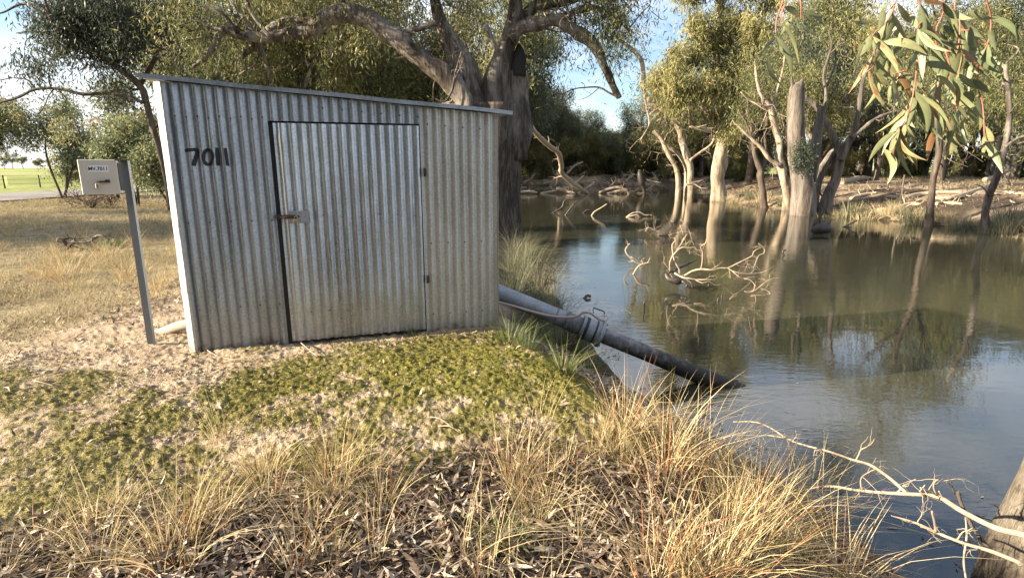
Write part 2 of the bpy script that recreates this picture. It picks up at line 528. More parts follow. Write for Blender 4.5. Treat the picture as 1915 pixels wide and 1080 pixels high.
M['bark_gum'] = barkmat('red_gum_bark', GREY, 1.0, 0.05)
M['bark_old'] = gumbark('old_red_gum_bark', GREY, 2.6, 4.6)
M['bark_pale'] = gumbark('pale_gum_bark', [(0.32, (0.06, 0.042, 0.03)), (0.44, (0.19, 0.15, 0.11)), (0.56, (0.36, 0.30, 0.225)), (0.66, (0.22, 0.165, 0.12)), (0.8, (0.30, 0.24, 0.18))], -0.1, 0.5)
M['bark_grey'] = barkmat('grey_furrowed_bark', [(0.30, (0.022, 0.018, 0.015)), (0.43, (0.075, 0.063, 0.053)), (0.52, (0.135, 0.118, 0.102)), (0.62, (0.20, 0.178, 0.155)), (0.75, (0.16, 0.135, 0.11))], 1.6, 0.08, stretch=(1, 1, .12))
M['bark_dark'] = barkmat('dark_rough_bark', [(0.3, (0.03, 0.024, 0.019)), (0.5, (0.085, 0.068, 0.054)), (0.7, (0.16, 0.13, 0.105))], 2.0, 0.05)
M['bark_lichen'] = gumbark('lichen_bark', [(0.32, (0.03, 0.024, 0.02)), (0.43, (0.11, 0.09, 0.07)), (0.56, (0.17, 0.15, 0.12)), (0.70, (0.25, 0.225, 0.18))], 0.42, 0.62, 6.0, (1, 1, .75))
M['charcoal'] = plain('charred_wood', (0.016, 0.014, 0.013), 0.9, 0, 0.4, 20, 0.02)
M['dead_wood'] = barkmat('bleached_dead_wood', [(0.3, (0.14, 0.105, 0.075)), (0.5, (0.32, 0.26, 0.19)), (0.7, (0.46, 0.385, 0.29))], 6, 0.004)
M['wet_wood'] = plain('wet_dark_wood', (0.028, 0.023, 0.018), 0.5, 0, 0.4, 12, 0.01)

M['leaf_olive'] = leafmat('gum_leaves_olive', [(0.0, (0.055, 0.068, 0.034)), (0.45, (0.14, 0.155, 0.064)), (0.8, (0.25, 0.25, 0.10)), (1.0, (0.36, 0.27, 0.11))], 0.42)
M['leaf_gold'] = leafmat('gum_leaves_golden', [(0.0, (0.08, 0.09, 0.038)), (0.5, (0.235, 0.235, 0.098)), (1.0, (0.40, 0.365, 0.17))], 0.45)
M['leaf_dark'] = leafmat('gum_leaves_dark', [(0.0, (0.032, 0.045, 0.036)), (0.6, (0.085, 0.105, 0.068)), (1.0, (0.16, 0.17, 0.085))], 0.35)
M['leaf_sap'] = leafmat('sapling_leaves', [(0.0, (0.07, 0.09, 0.048)), (0.5, (0.185, 0.22, 0.115)), (0.85, (0.29, 0.31, 0.15)), (1.0, (0.36, 0.22, 0.10))], 0.38)
M['leaf_near'] = leafmat('near_gum_leaves', [(0.0, (0.055, 0.085, 0.036)), (0.5, (0.17, 0.205, 0.105)), (0.85, (0.26, 0.275, 0.145)), (0.95, (0.36, 0.31, 0.15)), (1.0, (0.30, 0.15, 0.07))], 0.30, 0.42, 0.45, .8)
M['twig_red'] = plain('red_twig', (0.36, 0.12, 0.085), 0.6, 0, 0.3, 30)
M['straw'] = leafmat('dry_straw', [(0.0, (0.10, 0.085, 0.03)), (0.22, (0.24, 0.185, 0.075)), (0.5, (0.47, 0.375, 0.195)), (0.88, (0.64, 0.55, 0.35)), (1.0, (0.32, 0.13, 0.06))], 0.30, 0.6, 0.2)
M['straw_field'] = leafmat('field_straw', [(0.0, (0.10, 0.085, 0.035)), (0.4, (0.31, 0.255, 0.15)), (1.0, (0.54, 0.465, 0.305))], 0.28, 0.7, 0.15)
M['sedge'] = leafmat('grey_green_sedge', [(0.0, (0.045, 0.055, 0.028)), (0.6, (0.13, 0.135, 0.075)), (1.0, (0.30, 0.27, 0.18))], 0.28)
M['green_grass'] = leafmat('green_grass', [(0.0, (0.045, 0.07, 0.022)), (0.6, (0.11, 0.15, 0.045)), (1.0, (0.34, 0.31, 0.14))], 0.3)
M['litter'] = leafmat('fallen_leaves', [(0.0, (0.035, 0.024, 0.018)), (0.35, (0.125, 0.085, 0.06)), (0.7, (0.27, 0.205, 0.15)), (1.0, (0.50, 0.43, 0.34))], 0.08, 0.5, 0.4)
M['moss'] = leafmat('moss', [(0.0, (0.055, 0.055, 0.014)), (0.5, (0.155, 0.145, 0.034)), (1.0, (0.29, 0.275, 0.060))], 0.3, 0.8, 0.1)
M['clod'] = plain('clay_crumb', (0.25, 0.20, 0.14), 0.95, 0, 0.35, 30, 0.002)

# ------------------------------------------------------------------ light
SUN_DIR = unit(np.array((-0.976, -0.216, 0.0)))
ELEV = math.radians(19.5)
sv = np.array((SUN_DIR[0] * math.cos(ELEV), SUN_DIR[1] * math.cos(ELEV), math.sin(ELEV)))
sl = bpy.data.lights.new('sun', 'SUN'); sl.energy = 5.0; sl.angle = math.radians(0.5); sl.color = (1.0, 0.84, 0.62)
so = bpy.data.objects.new('sun', sl); COL.objects.link(so)
from mathutils import Vector
so.rotation_euler = Vector(sv).to_track_quat('Z', 'Y').to_euler()

w = bpy.data.worlds.new('World'); SC.world = w; w.use_nodes = True
nt = w.node_tree
bg = nt.nodes['Background']
sky = nt.nodes.new('ShaderNodeTexSky'); sky.sky_type = 'NISHITA'; sky.sun_disc = False
sky.sun_elevation = ELEV; sky.sun_rotation = math.atan2(sv[0], sv[1]); sky.air_density = 1.0; sky.dust_density = 0.6; sky.ozone_density = 1.6
tc = nt.nodes.new('ShaderNodeTexCoord')
mp = nt.nodes.new('ShaderNodeMapping'); mp.inputs['Scale'].default_value = (1.0, 1.0, 2.6); mp.inputs['Location'].default_value = (0.35, 0.1, 0.2)
nt.links.new(tc.outputs['Generated'], mp.inputs['Vector'])
nz = nt.nodes.new('ShaderNodeTexNoise'); nz.inputs['Scale'].default_value = 2.3; nz.inputs['Detail'].default_value = 8; nz.inputs['Roughness'].default_value = 0.56
nt.links.new(mp.outputs['Vector'], nz.inputs['Vector'])
cf = nt.nodes.new('ShaderNodeValToRGB'); cf.color_ramp.elements[0].position = 0.40; cf.color_ramp.elements[1].position = 0.58
nt.links.new(nz.outputs['Fac'], cf.inputs['Fac'])
cm = mix(nt, mth(nt, 'MULTIPLY', cf.outputs['Color'], 0.85), sky.outputs['Color'], (6.3, 6.5, 7.0))
nt.links.new(cm, bg.inputs['Color'])
bg.inputs['Strength'].default_value = 0.058

cam = bpy.data.cameras.new('camera'); co = bpy.data.objects.new('camera', cam); COL.objects.link(co)
co.location = (0, 0, EYE); co.rotation_euler = (math.pi / 2 - PITCH, 0, 0)
cam.sensor_width = 36; cam.lens = 36 * F / 1915.0; cam.clip_start = 0.05; cam.clip_end = 3000
SC.camera = co
SC.view_settings.view_transform = 'Standard'; SC.view_settings.look = 'None'; SC.view_settings.gamma = 1.0
SC.view_settings.exposure = 2.05
SC.view_settings.use_curve_mapping = False
SC.cycles.max_bounces = 6; SC.cycles.transparent_max_bounces = 4
# ================================================================== GROUND
def make_ground():
    rr = [0.35]
    while rr[-1] < 950:
        r = rr[-1]
        k = 1.06 if r < 1.5 else 1.0032 if r < 5.5 else 1.010 if r < 15 else 1.025 if r < 70 else 1.08
        rr.append(r * k)
    rr = np.array(rr)
    fine = np.radians(np.arange(-50, 50.01, 0.095)); rest = np.radians(np.arange(54, 307, 4.0))
    aa = np.concatenate([fine, rest])
    R, A = np.meshgrid(rr, aa, indexing='ij')
    X = R * np.sin(A); Y = R * np.cos(A)
    x = X.ravel(); y = Y.ravel()
    z = H(x, y)
    moss, bright, litter_shade, gr, wet, n1, n2 = masks(x, y)
    nr, na = R.shape
    I = np.arange(nr * na).reshape(nr, na); J = np.roll(I, -1, 1)
    f = np.stack([I[:-1], I[1:], J[1:], J[:-1]], -1).reshape(-1, 4)[:, ::-1]
    mb = MB()
    V = np.stack([x, y, z], 1)
    c = len(V)
    mb.add(np.vstack([V, (0, 0, z[:na].mean())]), f, 0, 0, True)
    mb.f.append((np.stack([J[0], I[0], np.full(na, c)], 1)[:, ::-1], 0, True))
    ex = lambda a: np.append(a, 0)
    rr_ = np.hypot(x, y)
    pdk = np.maximum(sstep(80, 110, rr_), sstep(-33, -36, x) * sstep(20, 30, y))
    m, nt, b = newmat('ground_soil')
    n_a = noise(nt, 3.0, 6, 0.6); n_b = noise(nt, 22, 5, 0.65); n_c = noise(nt, 110, 3, 0.6)
    sand = ramp(nt, mth(nt, 'ADD', mth(nt, 'MULTIPLY', n_a, .5), mth(nt, 'MULTIPLY', n_b, .5)),
                [(0.34, (0.165, 0.12, 0.082)), (0.5, (0.33, 0.255, 0.18)), (0.64, (0.47, 0.385, 0.285))])
    mossc = ramp(nt, n_b, [(0.34, (0.065, 0.066, 0.016)), (0.52, (0.155, 0.145, 0.038)), (0.68, (0.28, 0.25, 0.085))])
    mossd = ramp(nt, n_b, [(0.34, (0.065, 0.058, 0.022)), (0.52, (0.165, 0.145, 0.058)), (0.68, (0.31, 0.255, 0.13))])
    mc = mix(nt, attr(nt, 'bright'), mossd, mossc)
    litc = ramp(nt, n_b, [(0.35, (0.018, 0.014, 0.010)), (0.52, (0.055, 0.041, 0.030)), (0.68, (0.15, 0.115, 0.083))])
    grc = ramp(nt, mth(nt, 'ADD', mth(nt, 'MULTIPLY', n_a, .6), mth(nt, 'MULTIPLY', n_b, .4)),
               [(0.36, (0.10, 0.088, 0.05)), (0.52, (0.23, 0.19, 0.115)), (0.66, (0.36, 0.30, 0.195))])
    farm = attr(nt, 'paddock')
    pad = ramp(nt, noise(nt, 0.06, 4, 0.6), [(0.35, (0.17, 0.22, 0.055)), (0.65, (0.30, 0.30, 0.12))])
    c = mix(nt, attr(nt, 'grassy'), sand, grc)
    c = mix(nt, attr(nt, 'moss'), c, mc)
    c = mix(nt, attr(nt, 'litter'), c, litc)  # on the far bank this also carries painted shade
    c = mix(nt, farm, c, pad)
    c = mix(nt, mth(nt, 'MULTIPLY', attr(nt, 'wet'), 0.85), c, (0.035, 0.028, 0.021))
    nt.links.new(c, b.inputs['Base Color'])
    b.inputs['Roughness'].default_value = 0.95; b.inputs['Specular IOR Level'].default_value = 0.15
    hh = mth(nt, 'ADD', mth(nt, 'MULTIPLY', n_b, 0.7), mth(nt, 'MULTIPLY', n_c, 0.3))
    bump(nt, b, hh, 0.9, 0.03)
    o = mb.build('ground', m, extra={'moss': ex(moss), 'bright': ex(bright), 'litter': ex(litter_shade), 'grassy': ex(gr), 'wet': ex(wet), 'paddock': ex(pdk)})
    tag(o, kind='structure')
make_ground()

# water
def make_water():
    m, nt, b = newmat('river_water')
    b.inputs['Base Color'].default_value = (0.036, 0.036, 0.025, 1)
    b.inputs['Roughness'].default_value = 0.012
    b.inputs['IOR'].default_value = 1.85
    b.inputs['Specular IOR Level'].default_value = 0.5
    nA = noise(nt, 1.1, 3, 0.5, stretch=(0.75, 1.6, 1), dist=0.4)
    nB = noise(nt, 7.0, 3, 0.55, stretch=(0.7, 1.7, 1), dist=0.3)
    # breeze: ripples strongest on the near right reach
    nz = noise(nt, 0.22, 3, 0.5)
    amt = mth(nt, 'MULTIPLY', mth(nt, 'SUBTRACT', nz, 0.36), 2.6, clamp=True)
    h = mth(nt, 'ADD', mth(nt, 'MULTIPLY', nA, 0.35), mth(nt, 'MULTIPLY', nB, mth(nt, 'ADD', 0.05, mth(nt, 'MULTIPLY', amt, 0.42))))
    bump(nt, b, h, 0.17, 0.05)
    xs = np.linspace(-60, 60, 61); ys = np.linspace(-40, 90, 66)
    X, Y = np.meshgrid(xs, ys, indexing='ij')
    I = np.arange(X.size).reshape(X.shape)
    f = np.stack([I[:-1, :-1], I[1:, :-1], I[1:, 1:], I[:-1, 1:]], -1).reshape(-1, 4)
    mb = MB(); mb.add(np.stack([X.ravel(), Y.ravel(), np.full(X.size, WATER)], 1), f, 0, 0, True)
    tag(mb.build('river_water', m), kind='structure')
make_water()

# bitumen road running away beyond the left paddock edge
def make_road():
    m, nt, b = newmat('bitumen')
    n1 = noise(nt, 30, 4, 0.7); n2 = noise(nt, 0.8, 4, 0.6)
    c = ramp(nt, mth(nt, 'ADD', mth(nt, 'MULTIPLY', n1, .5), mth(nt, 'MULTIPLY', n2, .5)), [(0.35, (0.13, 0.125, 0.12)), (0.65, (0.24, 0.225, 0.21))])
    nt.links.new(c, b.inputs['Base Color']); b.inputs['Roughness'].default_value = 0.85
    ys = np.arange(-60, 260, 1.0)
    cx = -29.3 - 0.0 * ys
    V = []
    for off in (-3.9, -1.3, 1.3, 3.9):
        xx = cx + off + 0.25 * (fbm(ys * .3, np.full_like(ys, off), 3, 2) - .5)
        zz = H0(xx, ys)[0] + 0.075 + (0.04 if abs(off) < 2 else 0)
        V.append(np.stack([xx, ys, zz], 1))
    V = np.stack(V, 1); n = len(ys)
    I = np.arange(n * 4).reshape(n, 4)
    f = np.stack([I[:-1, :-1], I[:-1, 1:], I[1:, 1:], I[1:, :-1]], -1).reshape(-1, 4)
    mb = MB(); mb.add(V.reshape(-1, 3), f, 0, 0, True)
    tag(mb.build('road', m), kind='structure')
make_road()

# ================================================================== PUMP SHED
A = PZ(365, 657, 0.0); B = PZ(930.5, 610.5, 0.0)
SH_W = float(np.linalg.norm(B - A)); SX = (B - A) / SH_W
SN = np.array((SX[1], -SX[0], 0.0))            # out of the front wall, towards the path
UP = np.array((0, 0, 1.0))
DEPTH = 2.0
PITCHC = SH_W / 34.0; AMP = 0.0105
def wall_pt(s, t, n=0.0): return A + np.multiply.outer(s, SX) + np.multiply.outer(t, UP) + np.multiply.outer(n, SN)
def wall_st(u, v):
    r = ray(u, v); E = np.array((0, 0, EYE))
    k = np.dot(A - E, SN) / np.dot(r, SN)
    p = E + r * k - A
    return float(np.dot(p, SX)), float(p[2])
def corr(s): return AMP * np.cos(2 * np.pi * s / PITCHC)
T_L = wall_st(297, 151)[1]; T_R = wall_st(932, 213)[1]
def top_t(s): return T_L + (T_R - T_L) * s / SH_W

shed = thing('pump_shed', 'small corrugated iron pump shed with a padlocked door and black painted number 7011', 'shed', tuple(A))
SHO = np.asarray(A)
def local(mb):                                   # shift a builder's world points to the shed's own origin
    mb.v = [v - SHO for v in mb.v]; return mb

def sheet(mb, s0, s1, t0f, t1f, n_off=0.0, per=12, rows=24, seed=0, dent=0.0, mat=0, frame=None, phase=0.0, two=True):
    """a corrugated sheet in the plane of a wall; frame = (origin, along, out)"""
    o, ax, nn = frame or (A, SX, SN)
    ns = max(2, int((s1 - s0) / PITCHC * per) + 1)
    s = np.linspace(s0, s1, ns); k = np.linspace(0, 1, rows)
    S, K = np.meshgrid(s, k, indexing='ij')
    T = t0f(S) * (1 - K) + t1f(S) * K
    n = AMP * np.cos(2 * np.pi * (S + phase) / PITCHC) + n_off
    if dent:
        n = n + dent * (fbm(S * 4, T * 3, seed, 3) - 0.5) + dent * 0.35 * (vnoise(S * 18, T * 14, seed + 9) - .5)
    V = o + S[..., None] * ax + T[..., None] * UP + n[..., None] * nn
    I = np.arange(S.size).reshape(S.shape)
    f = np.stack([I[:-1, :-1], I[1:, :-1], I[1:, 1:], I[:-1, 1:]], -1).reshape(-1, 4)
    mb.add(V.reshape(-1, 3), f, 0, mat, True)
    if two:
        mb.add((V - 0.0012 * nn).reshape(-1, 3), f[:, ::-1], 0, mat, True)
    return V

def screws(mb, ss, ts, n_off=0.0, mat=1, r=0.0068):
    for s, t in zip(ss, ts):
        c = wall_pt(s, t, n_off + corr(s) + 0.0005)
        a = np.linspace(0, 2 * np.pi, 8, endpoint=False)
        ring = c + np.outer(np.cos(a) * r, SX) + np.outer(np.sin(a) * r, UP)
        tip = np.vstack([ring, ring * 0 + c + (ring - c) * 0.55 + SN * 0.004])
        f = [(i, (i + 1) % 8, 8 + (i + 1) % 8, 8 + i) for i in range(8)]
        n0 = mb.n
        mb.add(tip, f, 0, mat)
        mb.f.append((np.array([range(8, 16)]) + n0, mat, False))

dl, dr_ = wall_st(510, 330)[0], wall_st(790, 420)[0]
d_top = wall_st(650, 230)[1]
gap_l = wall_st(519, 330)[0]
one = lambda c: (lambda S: np.full_like(S, c))
d_bot_l = wall_st(548, 637)[1]; d_bot_r = wall_st(800, 613)[1]

# left panel and the strip over the door are one skin
mb = MB()
sheet(mb, 0.0, dl, one(0.0), lambda S: top_t(S), rows=34, seed=3, dent=0.013)
sheet(mb, dl, dr_ + 0.03, one(d_top + 0.004), lambda S: top_t(S), rows=8, seed=3, dent=0.013)
cr = np.array([k * PITCHC for k in range(1, 10)])
for t, step in ((0.34, 2), (1.02, 2), (1.80, 1)):
    ss = cr[::step]; screws(mb, ss, np.full(len(ss), t) + 0.008 * np.sin(ss * 40))
ss = np.array([k * PITCHC for k in range(11, 26, 2)]); screws(mb, ss, top_t(ss) - 0.085)
local(mb).build('wall_sheet', [M['galv'], M['screw']], shed)
# right panel, lapped over the strip
mb = MB()
sheet(mb, dr_ + 0.004, SH_W, one(0.012), lambda S: top_t(S) - 0.002, n_off=0.0035, rows=34, seed=8, dent=0.006)
cr = np.array([k * PITCHC for k in range(26, 34)])
for t in (0.17, 0.80, 1.76):
    ss = cr[::2]; screws(mb, ss, np.full(len(ss), t) + (0.0 if t < 1.7 else top_t(ss) - top_t(SH_W * .9)), 0.0035)
w2 = local(mb).build('wall_sheet', [M['galv_warm'], M['screw']], shed)
w2['label'] = 'duller beige toned sheet right of the door'
# side and back walls
back_o = A - SN * DEPTH
mb = MB()
sheet(mb, 0.0, DEPTH, one(0.0), one(T_L), frame=(A, -SN, -SX), rows=10, seed=4, dent=0.006)
local(mb).build('side_wall', [M['galv']], shed)
mb = MB()
sheet(mb, 0.0, DEPTH, one(0.0), one(T_R), frame=(A + SX * SH_W, -SN, SX), rows=10, seed=5, dent=0.006)
local(mb).build('side_wall', [M['galv']], shed)
mb = MB()
sheet(mb, 0.0, SH_W, one(0.0), lambda S: top_t(S), frame=(back_o, SX, -SN), rows=10, seed=6, dent=0.006)
local(mb).build('back_wall', [M['galv']], shed)
# corner flashings
mb = MB()
axs = np.array([SX, SN, UP])
for (s, n, ln) in ((0.004, 0.012, T_L - 0.004),):
    rows = np.linspace(0, 1, 30)
    for side in (0, 1):
        w_ = 0.045 if side else 0.060
        pts = []
        for k in rows:
            wob = 0.006 * (fbm(np.array([k * 7.0]), np.array([side * 3.0]), 44, 3)[0] - .5) * 2
            c0 = A + UP * (k * ln) + SN * 0.0145 + SX * 0.004
            c1 = c0 + (SX * (0.018 + wob) if side else -SN * (0.040) - SX * (0.050 + wob * .6))
            pts += [c0, c1]
        n_ = len(rows); q = [(2 * i, 2 * i + 1, 2 * i + 3, 2 * i + 2) for i in range(n_ - 1)]
        mb.add(np.array(pts), q, 0, 0, False)
local(mb).build('corner_flashing', M['galv_pale'], shed)
mb = MB()
c = A + SX * (SH_W + 0.008) + UP * (T_R * .5 + 0.01)
bbox(mb, c - SN * 0.004, (0.006, 0.030, T_R - 0.035), axs, 0.002)
local(mb).build('corner_flashing', M['galv_warm'], shed)
# roof: thin corrugated sheet with a folded barge along the front
sl_t = (T_R - T_L) / SH_W
RX = unit(SX + UP * sl_t); RN = unit(UP - SX * sl_t)
ov_l = wall_st(258, 145)[0]; ov_r = wall_st(957, 214)[0]
o_r = A + UP * (T_L + 0.012)
mb = MB()
L0, L1 = ov_l, ov_r
nb = int((DEPTH + 0.12) / PITCHC * 10)
bb = np.linspace(0.045, -DEPTH - 0.08, nb); k = np.linspace(0, 1, 14)
Bm, K = np.meshgrid(bb, k, indexing='ij')
SS = L0 + (L1 - L0) * K
hh = 0.008 * np.cos(2 * np.pi * Bm / PITCHC) + 0.010
V = o_r + SS[..., None] * RX + Bm[..., None] * SN + hh[..., None] * RN
I = np.arange(Bm.size).reshape(Bm.shape)
f = np.stack([I[:-1, :-1], I[:-1, 1:], I[1:, 1:], I[1:, :-1]], -1).reshape(-1, 4)
mb.add(V.reshape(-1, 3), f, 0, 0, True); mb.add((V - RN * 0.002).reshape(-1, 3), f[:, ::-1], 0, 0, True)
local(mb).build('roof', M['galv_pale'], shed)
mb = MB()
for i in range(8):                                # bent up in short lengths so the edge is not dead straight
    s0 = L0 + (L1 - L0) * i / 8; s1 = L0 + (L1 - L0) * (i + 1) / 8
    j0 = 0.003 * math.sin(i * 2.1); j1 = 0.003 * math.sin((i + 1) * 2.1)
    for (n0_, n1_, a0, a1) in ((0.047, 0.052, -0.010, 0.021), ):
        p = []
        for (s, j) in ((s0, j0), (s1, j1)):
            for (nn_, aa_) in ((n0_, a0), (n1_, a0), (n1_, a1), (n0_ - 0.09, a1), (n0_ - 0.09, a1 - 0.004), (n0_, a1 - 0.004)):
                p.append(o_r + RX * s + SN * nn_ + RN * (aa_ + j))
        q = [(k, (k + 1) % 6, 6 + (k + 1) % 6, 6 + k) for k in range(6)]
        n0 = mb.n
        mb.add(np.array(p), q, 0, 0)
        if i == 0: mb.f.append((np.array([[5, 4, 3, 2], [5, 2, 1, 0]]) + n0, 0, False))
        if i == 7: mb.f.append((np.array([[8, 9, 10, 11], [6, 7, 8, 11]]) + n0, 0, False))
local(mb).build('roof_edge_flashing', M['galv'], shed)
# concrete footing and dark timber frame behind the door
mb = MB()
cc = A + SX * (SH_W / 2) - SN * (DEPTH / 2) - UP * 0.14
bbox(mb, cc - SN * 0.01, (SH_W - 0.03, DEPTH - 0.02, 0.27), axs, 0.012)
local(mb).build('footing', M['concrete'], shed)
mb = MB()
for s in (dl + 0.015, dr_ + 0.03):
    bbox(mb, A + SX * s - SN * 0.06 + UP * (d_top / 2), (0.07, 0.06, d_top), axs, 0.003)
bbox(mb, A + SX * ((dl + dr_) / 2) - SN * 0.06 + UP * (d_top + 0.03), (dr_ - dl + 0.1, 0.06, 0.06), axs, 0.003)
local(mb).build('door_frame', M['dark_timber'], shed)
# door
door_n = 0.016
mb = MB()
lb = lambda S: gap_l + 0 * S
sheet(mb, gap_l + 0.002, dr_ - 0.004, lambda S: d_bot_l + (d_bot_r - d_bot_l) * (S - gap_l) / (dr_ - gap_l), one(d_top - 0.012), n_off=door_n, rows=36, seed=12, dent=0.013, phase=0.02)
for t, k0 in ((0.30, 0), (1.05, 1), (0.26, 1)):
    ss = np.array([(k + 0.5 * k0) * PITCHC - 0.02 for k in range(12, 26, 2)])
    screws(mb, ss, np.full(len(ss), t) + 0.012 * np.sin(ss * 31), door_n, r=0.0048)
door = local(mb).build('door', [M['galv_door'], M['screw']], shed)
# door edge frame of angle iron
mb = MB()
bbox(mb, A + SX * (gap_l + 0.014) + SN * (door_n - 0.018) + UP * (d_top / 2 + 0.02), (0.026, 0.008, d_top - 0.09), axs, 0.002)
local(mb).build('door_stile', M['post_steel'], door)
ps, pt = wall_st(560, 405)
mb = MB(); bbox(mb, A + SX * ps + SN * (door_n + AMP + 0.003) + UP * pt, (0.165, 0.003, 0.098), axs, 0.001)
local(mb).build('hasp_plate', M['galv_door'], door)
bs, bt = wall_st(523, 405); be, _ = wall_st(558, 405)
mb = MB()
nb_ = door_n + AMP + 0.016
tube(mb, [wall_pt(bs - .01, bt, nb_), wall_pt(be + 0.012, bt + .002, nb_)], 0.0085, 10)
bbox(mb, wall_pt((bs + be) / 2 + 0.012, bt, nb_ - 0.003), (0.085, 0.018, 0.030), axs, 0.003)
bbox(mb, wall_pt(bs + 0.004, bt, nb_ - 0.01), (0.03, 0.03, 0.036), axs, 0.003)
local(mb).build('bolt', M['rust'], door)
mb = MB()
ks, kt = wall_st(555, 406)
a = np.linspace(0, np.pi, 9)
sh = [wall_pt(ks - 0.013, kt - 0.012, nb_ + .014)] + [wall_pt(ks + 0.013 * -math.cos(x), kt + 0.013 * math.sin(x), nb_ + .014) for x in a] + [wall_pt(ks + 0.013, kt - 0.012, nb_ + .014)]
tube(mb, sh, 0.0035, 8)
pad = local(mb).build('padlock', M['brass'], door)
mb = MB()
bbox(mb, wall_pt(ks - 0.008, kt - 0.028, nb_ + .016), (0.036, 0.017, 0.034), axs, 0.004)
local(mb).build('padlock_body', M['brass'], pad)
for (u, v) in ((793, 322), (799, 521)):
    s_, t_ = wall_st(u, v)
    mb = MB()
    tube(mb, [wall_pt(s_, t_ - 0.035, 0.024), wall_pt(s_, t_ + 0.035, 0.024)], 0.007, 8)
    bbox(mb, wall_pt(s_ + 0.004, t_, 0.018), (0.022, 0.004, 0.06), axs, 0.001)
    local(mb).build('hinge', M['rust'], door)
# painted number: brush strokes that follow the corrugations
def stroke(mb, pts, w, closed=False, seed=0):
    p = np.array(pts); p = spline(p, 10) if not closed else p
    tg = np.gradient(p, axis=0); tg = tg / np.linalg.norm(tg, axis=1, keepdims=True)
    nrm = np.stack([-tg[:, 1], tg[:, 0]], 1)
    ww = w * (1 + 0.18 * (fbm(np.arange(len(p)) * .35, np.full(len(p), seed * 1.7), 50 + seed, 2) - .5) * 2)
    rows = []
    for k in np.linspace(-.5, .5, 5):
        q = p + nrm * (k * ww)[:, None]
        rows.append(wall_pt(q[:, 0], q[:, 1], corr(q[:, 0]) + 0.013 * (fbm(q[:, 0] * 4, q[:, 1] * 3, 3, 3) - .5) + 0.00455 * (vnoise(q[:, 0] * 18, q[:, 1] * 14, 12) - .5) + 0.0038))
    V = np.stack(rows, 1); n = len(p)
    I = np.arange(n * 5).reshape(n, 5)
    f = np.stack([I[:-1, :-1], I[1:, :-1], I[1:, 1:], I[:-1, 1:]], -1).reshape(-1, 4)
    mb.add(V.reshape(-1, 3), f, 0, 0, True)
def c3(x, y): return wall_st(230 + x / 5.142, 120 + y / 5.142)
wpx = 0.0245
def digit(strokes):
    mb = MB()
    for i, (pts, closed, w) in enumerate(strokes): stroke(mb, pts, w, closed, i)
    local(mb).build('painted_digit', M['paint_black'], shed)
zero = [c3(817 + 44 * math.sin(t) + 3, 893 - 72 * math.cos(t)) for t in np.linspace(0, 2 * math.pi, 40)]
digit([([c3(594, 832), c3(640, 824), c3(718, 820)], False, wpx), ([c3(708, 822), c3(712, 860), c3(690, 935), c3(682, 978)], False, wpx * 1.1)])
digit([(zero, True, wpx)])
digit([([c3(903, 802), c3(910, 890), c3(918, 977)], False, wpx * 1.0)])
digit([([c3(986, 806), c3(996, 890), c3(1010, 977)], False, wpx * .85)])

# ================================================================== CONTROL BOX ON A POST
pb = gpos(283, 643); Yp = pb[1]
ptop = P(233, 300, Yp)
mp_ = thing('meter_box_post', 'beige steel meter box marked MV.7011 on a thin galvanised post left of the shed', 'meter box', tuple(pb))
PO = pb.copy()
def ploc(mb): mb.v = [v - PO for v in mb.v]; return mb
pax = np.array([SX, SN, UP])
lean = ptop - pb; hpost = lean[2]
def lp(t): return pb + lean * t
mb = MB()
# angle iron: a web facing the path and a flange folded forward on its right edge, 3 mm thick
def prism(mb, prof, b0, b1, mat=0):
    n = len(prof)
    V = [b0 + SX * x + SN * y for x, y in prof] + [b1 + SX * x + SN * y for x, y in prof]
    q = [(i, (i + 1) % n, n + (i + 1) % n, n + i) for i in range(n)]
    n0 = mb.n; mb.add(np.array(V), q, 0, mat)
    mb.f.append((np.array([list(range(n))[::-1]]) + n0, mat, False)); mb.f.append((np.array([list(range(n, 2 * n))]) + n0, mat, False))
base = lp(-0.12)
prism(mb, [(-.028, 0), (.030, 0), (.030, .046), (.034, .046), (.034, -.004), (-.028, -.004)], base, lp(1.0))
ploc(mb).build('post', M['post_steel'], mp_)
mb = MB()
bbox(mb, lp(1.0) + SX * -0.005 + SN * .016 + UP * .004, (0.10, 0.06, 0.010), pax, 0.003)
ploc(mb).build('post_cap', M['rust'], mp_)
# box body
bw, bh, bd = 0.222, 0.245, 0.12
tl, tr_ = P(151, 305, Yp), P(212, 297, Yp)
bc = P(188, 331, Yp - 0.05) 
mb = MB()
yaw = math.radians(-9)
BX = unit(SX * math.cos(yaw) + SN * math.sin(yaw)); BN = np.array((BX[1], -BX[0], 0)); bax = np.array([BX, BN, UP])
bbox(mb, bc - BN * 0.03, (bw, bd, bh), bax, 0.006)
body = ploc(mb).build('box_body', M['box_paint'], mp_)
mb = MB()
bbox(mb, bc + BN * (bd / 2 - 0.03 + 0.012), (bw + 0.016, 0.020, bh + 0.016), bax, 0.005)
bdoor = ploc(mb).build('box_door', M['box_paint'], body)
mb = MB()
bbox(mb, bc + BX * (bw / 2 + 0.022) - BN * 0.055, (0.044, 0.05, bh * .88), bax, 0.004)
ploc(mb).build('mounting_bracket', M['post_steel'], mp_)
fn = bd / 2 - 0.03 + 0.022
def bp(x, z, n=0.0): return bc + BX * x + UP * z + BN * (fn + n)
mb = MB(); bbox(mb, bp(0.004, 0.062, 0.001), (0.130, 0.002, 0.048), bax, 0.0008)
lab = ploc(mb).build('label_plate', M['label_white'], bdoor)
cu = bpy.data.curves.new('lettering', 'FONT'); cu.body = 'MV.7011'; cu.size = 0.037; cu.align_x = 'CENTER'; cu.align_y = 'CENTER'; cu.extrude = 0.0006; cu.offset = 0.0008
tmp = bpy.data.objects.new('tmp', cu); COL.objects.link(tmp)
bpy.context.view_layer.update()
